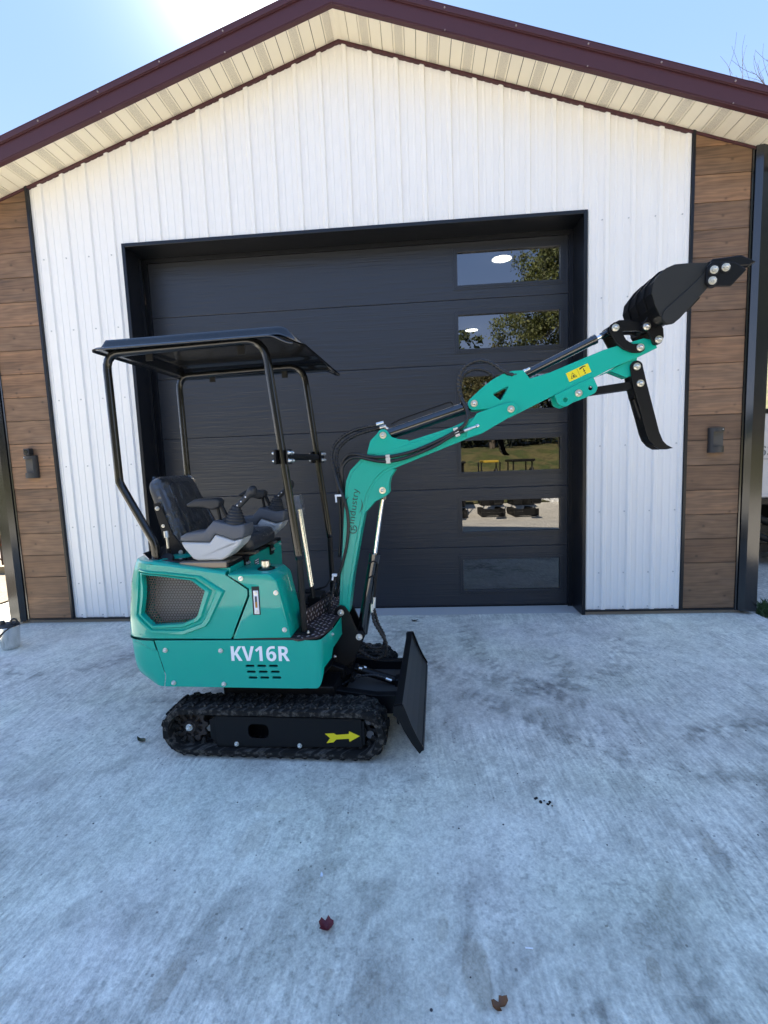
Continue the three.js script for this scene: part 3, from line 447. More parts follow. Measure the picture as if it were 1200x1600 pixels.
for (const s of [1, -1]) {
  const zz = (a, b) => s > 0 ? [a, b] : [-b, -a];
  // drive sprocket with lightening holes
  const spk = []; for (let i = 0; i < 40; i++) { const a = i / 40 * 2 * Math.PI; spk.push([RC[0] + Math.cos(a) * (i % 4 < 2 ? 0.098 : 0.080), RC[1] + Math.sin(a) * (i % 4 < 2 ? 0.098 : 0.080)]); }
  const holes = []; for (let i = 0; i < 8; i++) { const a = (i + 0.5) / 8 * 2 * Math.PI; holes.push(rounded([[0.036, -0.010], [0.064, -0.018], [0.064, 0.018], [0.036, 0.010]].map(([p, q]) => [RC[0] + p * Math.cos(a) - q * Math.sin(a), RC[1] + p * Math.sin(a) + q * Math.cos(a)]), 0.004, 2)); }
  const sp = add(ex, 'sprocket', join(ext(rounded(spk, 0.004, 1), ...zz(0.375, 0.395), { b: 0.003, holes }), cyl([...RC, s * 0.385], [...RC, s * 0.415], 0.040, 0.034), cyl([...RC, s * 0.25], [...RC, s * 0.376], 0.075)), M.cast);
  bolt(sp, RC[0], RC[1], s * 0.415, 'big', s < 0 ? Math.PI : 0);
  for (let i = 0; i < 6; i++) bolt(sp, RC[0] + 0.026 * Math.cos(i * 1.047), RC[1] + 0.026 * Math.sin(i * 1.047), s * 0.408, 'small', s < 0 ? Math.PI : 0).material = M.cast;
  const ih = Array.from({ length: 8 }, (_, i) => circle(FC[0] + 0.066 * Math.cos(i * Math.PI / 4 + 0.35), FC[1] + 0.066 * Math.sin(i * Math.PI / 4 + 0.35), 0.0165, 14));
  const idler = add(ex, 'idler_wheel', join(ext(circle(FC[0], FC[1], 0.095, 40), ...zz(0.352, 0.366), { b: 0.003, holes: ih }), ext(circle(FC[0], FC[1], 0.095, 40), ...zz(0.384, 0.398), { b: 0.003, holes: ih }), cyl([...FC, s * 0.33], [...FC, s * 0.42], 0.035)), M.satin);
  if (s > 0) for (const [x, y] of [[0.541, 0.203], [0.545, 0.127]]) add(idler, 'idler_plug', ext(circle(x, y, 0.021, 20), 0.399, 0.402), M.plugGrey);
  for (const x of [-0.176, 0.172]) { const r = add(ex, 'track_roller', join(cyl([x, 0.072, s * 0.335], [x, 0.072, s * 0.355], 0.046), cyl([x, 0.072, s * 0.395], [x, 0.072, s * 0.418], 0.046), cyl([x, 0.072, s * 0.33], [x, 0.072, s * 0.42], 0.03)), M.cast); bolt(r, x, 0.080, s * 0.4415, 'mid', s < 0 ? Math.PI : 0); }
  const plate = ext(rounded([[-0.288, 0.056], [0.507, 0.078], [0.507, 0.226], [-0.288, 0.226]], 0.006, 3), ...zz(0.432, 0.440), { b: 0.002, holes: [rounded([[-0.108, 0.112], [0.005, 0.112], [0.005, 0.192], [-0.108, 0.192]], 0.036, 8)] });
  const fr = add(ex, 'track_frame', join(plate, ext([[-0.288, 0.226], [0.507, 0.226], [0.507, 0.232], [-0.288, 0.232]], ...zz(0.30, 0.439)), ext([[-0.33, 0.10], [-0.288, 0.06], [-0.288, 0.22], [-0.33, 0.20]], ...zz(0.40, 0.425), { b: 0.002 }), ext([[0.507, 0.085], [0.521, 0.09], [0.521, 0.216], [0.507, 0.22]], ...zz(0.40, 0.434)), ext([[-0.26, 0.075], [0.48, 0.09], [0.48, 0.224], [-0.26, 0.224]], ...zz(0.30, 0.36))), M.black);
  if (s > 0) { const ar = ext([[0.311, 0.149], [0.359, 0.153], [0.372, 0.144], [0.439, 0.151], [0.441, 0.166], [0.497, 0.141], [0.441, 0.108], [0.438, 0.125], [0.371, 0.119], [0.356, 0.103], [0.317, 0.097], [0.338, 0.125]], 0.4402, 0.4412); const o = add(fr, 'arrow_decal', ar, M.yellow); o.userData.label = 'yellow arrow decal pointing forward'; }
}
// ---- car body, dozer blade and its ram
add(ex, 'car_body', join(ext([[-0.30, 0.16], [0.27, 0.15], [0.34, 0.20], [0.34, 0.34], [-0.30, 0.34]], -0.30, 0.30, { b: 0.01 }), cyl([0, 0.33, 0], [0, 0.40, 0], 0.25, 0.25, 40)), M.black);
for (const s of [1, -1]) { add(ex, 'blade_arm', ext(rounded([[0.20, 0.185], [0.60, 0.165], [0.735, 0.165], [0.735, 0.275], [0.56, 0.27], [0.25, 0.31]], 0.008, 2), s > 0 ? 0.205 : -0.255, s > 0 ? 0.255 : -0.205, { b: 0.003 }), M.black); }
add(ex, 'push_frame_plate', box(0.36, 0.70, 0.206, 0.216, -0.204, 0.204, 0.002), std('sky_sheen_plate', [0.075, 0.073, 0.070], 0.45));  // black plate coloured grey to stand for the sky mirrored in its top
{
  const face = [[0.700, 0.345], [0.726, 0.348], [0.742, 0.30], [0.768, 0.235], [0.795, 0.175], [0.822, 0.128]], back = [[0.804, 0.108], [0.775, 0.165], [0.742, 0.225], [0.718, 0.285], [0.700, 0.325]];
  const B = add(ex, 'dozer_blade', join(ext([...face, ...back].reverse(), -0.515, 0.50), ext([[0.690, 0.33], [0.704, 0.33], [0.704, 0.195], [0.690, 0.205]].reverse(), -0.42, 0.42)), M.black);
  add(B, 'top_rib', ext(rounded([[0.690, 0.338], [0.730, 0.342], [0.732, 0.356], [0.692, 0.354]], 0.004, 2).reverse(), -0.52, 0.505), M.black);
  for (const [a, b] of [[0.50, 0.514], [-0.529, -0.515]]) add(B, 'end_plate', ext(rounded([[0.686, 0.345], [0.736, 0.353], [0.752, 0.31], [0.775, 0.245], [0.800, 0.187], [0.832, 0.128], [0.810, 0.096], [0.772, 0.150], [0.735, 0.215], [0.710, 0.275], [0.682, 0.30]], 0.005, 2), a, b, { b: 0.002 }), M.black);
  add(B, 'cutting_edge', ext([[0.790, 0.120], [0.826, 0.120], [0.832, 0.108], [0.812, 0.098]], -0.512, 0.498, { b: 0.002 }), M.black);
}
{
  const r = add(ex, 'blade_ram', join(cyl([0.425, 0.307, 0], [0.655, 0.234, 0], 0.026), cyl([0.35, 0.318, 0], [0.43, 0.305, 0], 0.014), bx(0.05, 0.06, 0.08, 0.672, 0.232, 0, 0.01)), M.black);
  add(r, 'ram_fitting', join(cyl([0.432, 0.322, 0.02], [0.452, 0.318, 0.02], 0.009), cyl([0.46, 0.32, 0.0], [0.475, 0.315, 0.0], 0.008), cyl([0.598, 0.276, 0.06], [0.632, 0.264, 0.06], 0.009)), M.zinc);
  bolt(r, 0.335, 0.315, 0.09, 'mid'); add(r, 'ram_hose', coilHose([[0.24, 0.20, 0.10], [0.33, 0.245, 0.09], [0.42, 0.290, 0.08], [0.52, 0.302, 0.07], [0.60, 0.277, 0.06]], 0.0075), M.hose);
  add(r, 'ram_pin', cyl([0.40, 0.285, 0.10], [0.40, 0.285, -0.10], 0.016), M.satin);
}
// ---- slew body: skirt, counterweight, hood
const plan = new THREE.CatmullRomCurve3([[-0.50, 0.45], [-0.55, 0.45], [-0.62, 0.448], [-0.70, 0.432], [-0.765, 0.385], [-0.80, 0.28], [-0.82, 0.14], [-0.825, 0], [-0.82, -0.14], [-0.80, -0.28], [-0.765, -0.385], [-0.70, -0.432], [-0.62, -0.448], [-0.55, -0.45], [-0.50, -0.45]].map(([x, z]) => V(x, 0, z)), false, 'centripetal');
const planL = plan.getLength(), tapT = [[0.40, 0.085], [0.405, 0.068], [0.415, 0.050], [0.43, 0.034], [0.45, 0.022], [0.48, 0.012], [0.53, 0.004], [0.62, 0], [0.67, 0], [0.76, 0.004], [0.957, 0.028], [1.03, 0.046], [1.08, 0.064]];
const tap = (v) => { if (v <= tapT[0][0]) return tapT[0][1]; for (let i = 1; i < tapT.length; i++) if (v <= tapT[i][0]) return lerp(tapT[i - 1][1], tapT[i][1], (v - tapT[i - 1][0]) / (tapT[i][0] - tapT[i - 1][0])); return tapT[tapT.length - 1][1]; };
function bend(u, v, w) { // (along the flank, height, outwards) -> machine axes; past u = -0.50 it follows the round tail
  if (u >= -0.50) return [u, v, 0.45 + w];
  const s = Math.min(0.9999, (-0.50 - u) / planL), p = plan.getPointAt(s), t = plan.getTangentAt(s), ramp = sstep(0.06, 0.24, Math.min(s, 1 - s) * planL), W = w - tap(v) * ramp;
  const nx = t.z, nz = -t.x; return [p.x + nx * W * (nx * p.x + nz * p.z > 0 ? 1 : -1), v, p.z + nz * W * (nx * p.x + nz * p.z > 0 ? 1 : -1)];
}
function bendGeo(g, maxEdge = 0.03, crease = 0.45) {
  let q = new TessellateModifier(maxEdge, 7).modify(clean(g)); q.deleteAttribute('uv'); q.deleteAttribute('normal');
  const p = q.attributes.position; for (let i = 0; i < p.count; i++) p.setXYZ(i, ...bend(p.getX(i), p.getY(i), p.getZ(i)));
  q = mergeVertices(q, 1e-4); q.computeVertexNormals(); return toCreasedNormals(q, crease);
}
const slot = (x, y) => rounded([[x - 0.024, y - 0.0065], [x + 0.024, y - 0.0065], [x + 0.024, y + 0.0065], [x - 0.024, y + 0.0065]], 0.0063, 5);
const slots = [[-0.069, 0.520], [-0.006, 0.5205], [0.058, 0.521], [-0.064, 0.488], [0.001, 0.4885], [0.066, 0.489], [-0.057, 0.456], [0.007, 0.4565], [0.072, 0.458]].map(([x, y]) => slot(x, y));
const skirt = add(ex, 'side_panel', ext(rounded([[-0.588, 0.656], [-0.541, 0.462], [-0.552, 0.400], [0.20, 0.400], [0.24, 0.403], [0.24, 0.661], [0.165, 0.661]], [0.003, 0.01, 0.003, 0, 0, 0, 0], 3), 0.436, 0.45, { b: 0.0015, holes: slots }), M.green);
{ // curved front corner of the skirt
  const c = fillet([[0.239, 0, 0.4495], [0.315, 0, 0.4495], [0.345, 0, 0.28], [0.352, 0, 0.06]], [0, 0.075, 0.5, 0], 12), n = c.length - 1;
  const yb = (t) => 0.402 + 0.155 * Math.pow(sstep(0.0, 0.75, t), 1.3);
  const g = gridGeo(n * 2, 8, (u, v) => { const i = u * n, a = c[Math.floor(i)], b = c[Math.min(n, Math.floor(i) + 1)], p = a.clone().lerp(b, i % 1); return [p.x, lerp(yb(u), 0.661, v), p.z]; });
  add(skirt, 'front_corner', g, M.green);
  bolt(skirt, 0.341, 0.635, 0.29, 'small', 1.35); bolt(skirt, 0.343, 0.50, 0.27, 'small', 1.35);
}
for (const [x, y] of [[-0.531, 0.604], [-0.222, 0.603], [-0.499, 0.423], [-0.218, 0.420]]) bolt(skirt, x, y, 0.45, 'mid');
{ const g = text('KV16R', fontBold, 0.080, 0.0008, 0.316); const o = add(skirt, 'lettering', g, M.white); o.position.set(-0.166, 0.547, 0.4504); o.rotation.z = 0.004; o.userData.label = 'white lettering KV16R'; }
{ // counterweight: lower tail, from the slanted seam round the back
  const us = (v) => v > 0.462 ? lerp(-0.5465, -0.5935, (v - 0.462) / 0.194) : lerp(-0.5575, -0.5465, (v - 0.40) / 0.062);
  const rows = [0.40, 0.405, 0.412, 0.425, 0.445, 0.462, 0.48, 0.52, 0.56, 0.59, 0.597, 0.603, 0.609, 0.615, 0.621, 0.627, 0.633, 0.639, 0.645, 0.65, 0.656], full = -0.50 - planL;
  const g = gridGeo(90, rows.length - 1, (a, b) => { const v = rows[Math.round(b * (rows.length - 1))], u0 = us(v), uu = lerp(u0, full + (-0.50 - u0), a); const dip = 0.045 * sstep(0.0, 0.13, u0 - uu), step = 0.007 * sstep(0.597 + dip, 0.609 + dip, v); return bend(uu, v, -0.004 + step); });
  add(ex, 'counterweight', toCreasedNormals(g, 0.35), M.green);
  add(ex, 'body_floor', ext([[-0.58, 0.30], [-0.74, 0.25], [-0.76, 0], [-0.74, -0.25], [-0.58, -0.30], [-0.5, -0.43], [0.24, -0.43], [0.30, -0.2], [0.30, 0.2], [0.24, 0.43], [-0.5, 0.43]].map(([x, z]) => [x, -z]), 0.402, 0.41).rotateX(-Math.PI / 2), M.satin);
}
{ // hood flank with a stepped frame round the grille
  const G1 = [[-0.634, 1.016], [-0.513, 1.006], [-0.350, 0.983], [-0.284, 0.928], [-0.331, 0.800], [-0.350, 0.779], [-0.417, 0.752], [-0.583, 0.741], [-0.652, 0.800], [-0.631, 0.889], [-0.625, 0.944]];
  const G0 = [[-0.672, 1.040], [-0.513, 1.030], [-0.300, 1.006], [-0.172, 0.924], [-0.262, 0.765], [-0.288, 0.735], [-0.417, 0.690], [-0.600, 0.700], [-0.700, 0.790], [-0.690, 0.889], [-0.685, 0.95]];
  const end = -1.165, outline = [[-0.160, 0.668], [-0.056, 0.897], [-0.054, 0.930], [-0.168, 1.010], [-0.45, 1.054], [-0.566, 1.068], [-0.70, 1.070], [end, 1.070], [end, 0.668]];
  const s = shapeOf(rounded(outline, [0.004, 0.01, 0.01, 0.012, 0, 0, 0, 0, 0], 4)); s.holes.push(new THREE.Path(G0.map((p) => new THREE.Vector2(...p))));
  const rings = [[0, 0], [0.10, 0.013], [0.36, 0.011], [0.46, 0.0], [0.62, 0.0], [0.74, 0.011], [0.96, 0.009], [1.0, -0.004], [1.0, -0.022]].map(([t, w]) => G0.map((p, i) => [lerp(p[0], G1[i][0], t), lerp(p[1], G1[i][1], t), w]));
  const pos = []; for (let r = 1; r < rings.length; r++) for (let i = 0; i < G0.length; i++) { const j = (i + 1) % G0.length, a = rings[r - 1][i], b = rings[r - 1][j], c = rings[r][i], d = rings[r][j]; pos.push(...a, ...c, ...b, ...b, ...c, ...d); }
  const fr = new THREE.BufferGeometry(); fr.setAttribute('position', new THREE.Float32BufferAttribute(pos, 3)); fr.computeVertexNormals();
  const hood = add(ex, 'engine_hood', bendGeo(join(new THREE.ShapeGeometry(s), fr)), M.green);
  const back = gridGeo(30, 6, (a, b) => bend(lerp(end, -0.50 - planL, a), lerp(0.668, 1.07, b), 0)); add(hood, 'rear_shell', back, M.green);
  let mg = new TessellateModifier(0.04, 6).modify(clean(new THREE.ShapeGeometry(shapeOf(G1.map(([x, y]) => [lerp(-0.47, x, 1.01), lerp(0.875, y, 1.01)])))));
  planarUV(mg, (x) => x / 0.064, (x, y) => y / (0.064 * 1.732)); { const p = mg.attributes.position; for (let i = 0; i < p.count; i++) p.setXYZ(i, ...bend(p.getX(i), p.getY(i), -0.020)); } mg.deleteAttribute('normal'); mg.computeVertexNormals();
  add(hood, 'grille', mg, M.grille);
  const dk = new TessellateModifier(0.04, 6).modify(clean(new THREE.ShapeGeometry(shapeOf(G1.map(([x, y]) => [lerp(-0.47, x, 1.1), lerp(0.875, y, 1.1)]))))); { const p = dk.attributes.position; for (let i = 0; i < p.count; i++) p.setXYZ(i, ...bend(p.getX(i), p.getY(i), -0.11)); } add(hood, 'radiator', dk, std('radiator_core', [0.30, 0.30, 0.30], 0.6, 0.3));
  // top deck with rolled edge
  const yTop = (u) => u > -0.168 ? 1.010 : u > -0.566 ? lerp(1.010, 1.068, (-0.168 - u) / 0.398) : 1.070;
  const top = gridGeo(80, 6, (a, b) => { const u = lerp(-0.166, -0.50 - planL - 0.0, a), t = [0, 0.25, 0.5, 0.75, 1, 1.6, 3][Math.round(b * 6)], q = bend(u, yTop(Math.max(u, -0.9)), 0); const e = t <= 1 ? [0.022 * (1 - Math.cos(t * Math.PI / 2)), 0.014 * Math.sin(t * Math.PI / 2)] : [0.022 + (t - 1) * 0.12, 0.014]; const r = u > -0.5 ? [0, -1] : (() => { const L = Math.hypot(q[0] + 0.35, q[2]); return [-(q[0] + 0.35) / L, -q[2] / L]; })(); return [q[0] + r[0] * e[0], q[1] + e[1], q[2] + r[1] * e[0]]; });
  add(hood, 'hood_top', toCreasedNormals(top, 0.7), M.green);
  const inset = ext([[-0.70, 0.30], [-0.715, 0], [-0.70, -0.30], [-0.60, -0.40], [-0.20, -0.40], [-0.20, 0.405], [-0.60, 0.405]].map(([x, z]) => [x, -z]), 0, 0.006, { b: 0.002 }).rotateX(-Math.PI / 2); inset.rotateZ(-0.115).translate(-0.012, 1.016, 0);
  add(hood, 'deck_plate', inset, M.gloss);
  add(hood, 'heat_plate', bx(0.26, 0.035, 0.05, -0.30, 1.055, 0.395, 0.006).rotateZ(-0.0), M.beige);
}
{ // fuel tank box
  const tank = add(ex, 'fuel_tank', ext(rounded([[-0.150, 0.668], [0.162, 0.674], [0.104, 0.975], [0.066, 1.011], [-0.158, 1.011], [-0.046, 0.934], [-0.046, 0.895]], [0.002, 0.004, 0.03, 0.03, 0.003, 0.01, 0.01], 6), 0.205, 0.4515, { b: 0.006, seg: 3, smooth: true }), M.green);
  for (const [x, y] of [[-0.083, 0.990], [0.098, 0.913], [0.132, 0.718]]) bolt(tank, x, y, 0.4515, 'mid');
  add(tank, 'filler_cap', join(cyl([0.006, 1.011, 0.33], [0.006, 1.03, 0.33], 0.020, 0.020), cyl([0.006, 1.03, 0.33], [0.006, 1.056, 0.33], 0.027, 0.025, 14)), M.zinc);
  add(tank, 'filler_ring', new THREE.TorusGeometry(0.042, 0.006, 8, 24).rotateX(Math.PI / 2).translate(0.01, 1.012, 0.33), M.satin);
  add(tank, 'gauge_slot', bx(0.040, 0.150, 0.004, -0.010, 0.872, 0.4518, 0.0015).rotateZ(0), M.ink);
  const gp = add(tank, 'gauge_plate', bx(0.026, 0.124, 0.003, -0.0085, 0.864, 0.4545, 0.001), M.white);
  add(gp, 'gauge_tube', cyl([-0.0085, 0.838, 0.457], [-0.0085, 0.868, 0.457], 0.0055), M.amber); add(gp, 'gauge_tube', cyl([-0.0085, 0.868, 0.457], [-0.0085, 0.896, 0.457], 0.0055), M.greyDark);
  bolt(gp, -0.0085, 0.915, 0.456, 'small'); bolt(gp, -0.0085, 0.816, 0.456, 'small');
}
{ // seat box under the seat
  const sb = add(ex, 'seat_box', box(-0.25, -0.157, 0.66, 1.038, -0.43, 0.41, 0.004), M.green);
  add(sb, 'seat_base', box(-0.56, -0.16, 1.039, 1.060, -0.44, 0.415, 0.005), M.black);
  add(sb, 'seat_rail', join(box(-0.44, -0.10, 1.062, 1.078, 0.13, 0.19, 0.004), box(-0.44, -0.10, 1.062, 1.078, -0.19, -0.13, 0.004), box(-0.36, -0.16, 1.060, 1.066, 0.24, 0.36)), M.beige);
  for (const z of [0.20, -0.22]) { const h = add(sb, 'hinge', join(box(-0.158, -0.146, 0.985, 1.05, z - 0.03, z + 0.03, 0.002), box(-0.17, -0.145, 1.045, 1.056, z - 0.03, z + 0.03, 0.002)), M.satin); for (const dz of [-0.015, 0.015]) bolt(h, -0.146, 1.018, z + dz, 'small', Math.PI / 2); }
  add(sb, 'rating_plate', join(box(-0.157, -0.1555, 0.965, 1.005, 0.00, 0.075)), std('plate_print', [0.05, 0.06, 0.06], 0.4));
  add(sb, 'plate_lines', join([0.972, 0.985, 0.998].map((y) => box(-0.1555, -0.1548, y, y + 0.004, 0.008, 0.066))), M.white);
  for (const [y, z] of [[1.0, 0.33], [0.99, 0.30], [0.97, 0.38], [1.02, -0.40]]) bolt(sb, -0.157, y, z, 'small', Math.PI / 2);
}
{ // footwell deck in diamond plate, kick plate, pedals and travel levers
  const out = rounded([[-0.155, -0.43], [0.165, -0.445], [0.20, -0.462], [0.300, -0.425], [0.335, -0.30], [0.345, -0.05], [0.32, 0.05], [0.30, 0.40], [-0.155, 0.43]], 0.02, 4);
  const deck = add(ex, 'deck_plate', ext(out, 0, 0.012, { b: 0.002 }).rotateX(-Math.PI / 2).translate(0, 0.659, 0), M.tread);
  const dl = []; const lug = new THREE.SphereGeometry(1, 8, 5).scale(0.012, 0.0024, 0.0038);
  for (let i = 0; i < 14; i++) for (let k = 0; k < 24; k++) { const x = 0.17 + i * 0.024, z = 0.44 - k * 0.044 - (i % 2) * 0.022; if (z > 0.455 - Math.abs(x - 0.22) * 0.35 || x > 0.325 - 0.1 * Math.max(0, z - 0.3)) continue; const g = lug.clone().rotateY((i + k) % 2 ? 0.9 : -0.9); dl.push(g.translate(x, 0.6715, z)); }
  stuff(add(deck, 'raised_diamonds', join(dl), M.treadMark));
  const a = [0.178, 0.30], b = [0.262, -0.06], th = Math.atan2(b[1] - a[1], b[0] - a[0]), L = Math.hypot(b[0] - a[0], b[1] - a[1]);
  const kick = new THREE.Group(); kick.name = 'kick_plate'; ex.add(kick); kick.position.set(a[0], 0.672, a[1]); kick.rotation.y = -th;
  add(kick, 'plate', bx(L, 0.088, 0.008, L / 2, 0.044, 0, 0.002), M.tread);
  const kl = []; for (let i = 0; i < 12; i++) for (let k = 0; k < 3; k++) kl.push(new THREE.SphereGeometry(1, 8, 5).scale(0.011, 0.0038, 0.002).rotateZ((i + k) % 2 ? 0.9 : -0.9).translate(0.02 + i * 0.034 + (k % 2) * 0.017, 0.018 + k * 0.026, 0.0045)); stuff(add(kick, 'raised_diamonds', join(kl), M.treadMark));
  add(ex, 'pedal', bx(0.10, 0.012, 0.09, 0.10, 0.735, 0.02, 0.004).rotateZ(0.0), M.satin); add(ex, 'pedal', bx(0.10, 0.012, 0.09, 0.10, 0.735, -0.22, 0.004), M.satin);
  add(ex, 'lever_base', join(bx(0.09, 0.10, 0.12, 0.185, 0.73, -0.02, 0.01), pipe([[0.13, 0.77, -0.1], [0.22, 0.79, -0.12], [0.25, 0.84, -0.2]], 0.007, 0.02, 20, 8)), M.satin);
  for (const z of [0.035, 0.062]) {
    const lv = add(ex, 'travel_lever', cyl([0.130, 1.30, z], [0.176, 0.84, z], 0.0105, 0.0105, 14), M.nickel); add(lv, 'lever_boss', cyl([0.174, 0.85, z], [0.182, 0.77, z], 0.009), M.satin);
  }
  add(ex, 'lever_sleeve', cyl([0.120, 1.385, 0.048], [0.134, 1.262, 0.048], 0.030, 0.030, 18), M.wrap); add(ex, 'lever_knob', cyl([0.113, 1.378, 0.05], [0.128, 1.30, 0.05], 0.02, 0.018, 14), M.greyDark);
}
function inset(pts, d) { // shrink an outline by d
  const n = pts.length; let area = 0; for (let i = 0; i < n; i++) { const a = pts[i], b = pts[(i + 1) % n]; area += a[0] * b[1] - b[0] * a[1]; }
  const sg = area > 0 ? 1 : -1;
  return pts.map((p, i) => { const a = pts[(i + n - 1) % n], b = pts[(i + 1) % n]; let x1 = p[0] - a[0], y1 = p[1] - a[1], x2 = b[0] - p[0], y2 = b[1] - p[1]; const l1 = Math.hypot(x1, y1), l2 = Math.hypot(x2, y2); const n1 = [-y1 / l1 * sg, x1 / l1 * sg], n2 = [-y2 / l2 * sg, x2 / l2 * sg], k = 1 + n1[0] * n2[0] + n1[1] * n2[1]; return [p[0] + (n1[0] + n2[0]) / Math.max(k, 0.4) * d, p[1] + (n1[1] + n2[1]) / Math.max(k, 0.4) * d]; });
}
const both = (pts, a, b, o) => [ext(pts, a, b, o), ext(pts, -b, -a, o)];

// ---- roll frame and canopy
for (const s of [1, -1]) {
  const z = 0.36 * s, r = add(ex, 'roll_bar', pipe([[-0.592, 1.065, z], [-0.594, 1.165, z], [-0.763, 1.50, z], [-0.772, 2.172, z], [0.086, 2.192, z], [0.204, 1.065, z]], 0.0208, [0, 0.05, 0.05, 0.085, 0.11, 0], 110, 16), M.tube);
  add(r, 'lower_post', cyl([0.207, 0.672, z], [0.205, 1.07, z], 0.0175), M.satin);
  add(r, 'foot_plate', join(box(-0.64, -0.54, 1.055, 1.065, z - 0.05, z + 0.05, 0.003), box(0.165, 0.255, 0.671, 0.679, z - 0.045, z + 0.045, 0.003)), M.satin);
  bolt(r, 0.238, 0.679, z + 0.03, 'small', 0, -Math.PI / 2); bolt(r, -0.63, 1.065, z + 0.036, 'mid', 0, -Math.PI / 2); bolt(r, -0.552, 1.065, z + 0.04, 'small', 0, -Math.PI / 2);
}
{
  const cb = add(ex, 'cross_bar', join(cyl([0.152, 1.602, 0.33], [0.152, 1.602, -0.33], 0.019), ...[1, -1].map((s) => join(box(0.110, 0.122, 1.565, 1.64, s * 0.36 - 0.035, s * 0.36 + 0.035, 0.002), box(0.176, 0.186, 1.565, 1.64, s * 0.36 - 0.035, s * 0.36 + 0.035, 0.002)))), M.satin);
  for (const s of [1, -1]) for (const y of [1.582, 1.622]) { bolt(cb, 0.186, y, s * 0.36 + 0.025, 'mid', Math.PI / 2); bolt(cb, 0.186, y, s * 0.36 - 0.025, 'mid', Math.PI / 2); bolt(cb, 0.110, y, s * 0.36 + 0.025, 'small', -Math.PI / 2); bolt(cb, 0.110, y, s * 0.36 - 0.025, 'small', -Math.PI / 2); }
  // canopy: pressed sheet with a flange, a raised crown and two long channels
  const x0 = -0.793, x1 = 0.315, hz = 0.475, sd = (x, z) => { const cx = (x0 + x1) / 2, qx = Math.abs(x - cx) - (x1 - x0) / 2 + 0.06, qz = Math.abs(z) - hz + 0.06; return -(Math.hypot(Math.max(qx, 0), Math.max(qz, 0)) + Math.min(Math.max(qx, qz), 0) - 0.06); };
  const surf = (dy) => gridGeo(130, 110, (u, v) => {
    let x = lerp(x0, x1, u), z = lerp(hz, -hz, v); const d = sd(x, z); if (d < 0) { const cx = lerp(x0 + 0.06, x1 - 0.06, clamp((x - x0 - 0.06) / (x1 - x0 - 0.12))), cz = clamp(z, -hz + 0.06, hz - 0.06), L = Math.hypot(x - cx, z - cz) || 1; x = cx + (x - cx) / L * 0.06; z = cz + (z - cz) / L * 0.06; }
    const D = Math.max(0, d), fx = sstep(x1 - 0.02, x1 - 0.10, x), rx = sstep(x0 + 0.055, x0 + 0.085, x);
    let y = 2.182 + 0.010 * (x - x0) - 0.010 * (1 - sstep(0, 0.018, D)) + 0.036 * sstep(0.016, 0.034, D) * rx * lerp(0.15, 1, fx) + 0.012 * sstep(0.06, 0.12, D) * rx;
    y -= 0.020 * (gauss(Math.abs(z) - 0.30, 0.035)) * sstep(0.08, 0.12, D); y -= 0.045 * sstep(x1 - 0.13, x1, x) * 1.0;
    return [x, y + dy, z];
  });
  const c = add(ex, 'canopy', join(surf(0), surf(-0.007)), M.tube);
  add(c, 'edge_bead', (() => { const p = []; for (let i = 0; i <= 40; i++) { const u = i / 40; p.push([lerp(x0 + 0.05, x1 - 0.05, u), 2.169 + 0.010 * (lerp(x0, x1, u) - x0) - 0.045 * sstep(x1 - 0.13, x1, lerp(x0, x1, u)), hz - 0.004]); } return pipe(p, 0.006, 0.01, 60, 6); })(), M.gloss);
  add(c, 'canopy_bracket', join(...[1, -1].flatMap((s) => [-0.55, -0.05].map((x) => box(x - 0.02, x + 0.02, 2.13, 2.19, s * 0.36 - 0.035, s * 0.36 - 0.028, 0.002)))), M.satin);
  
}
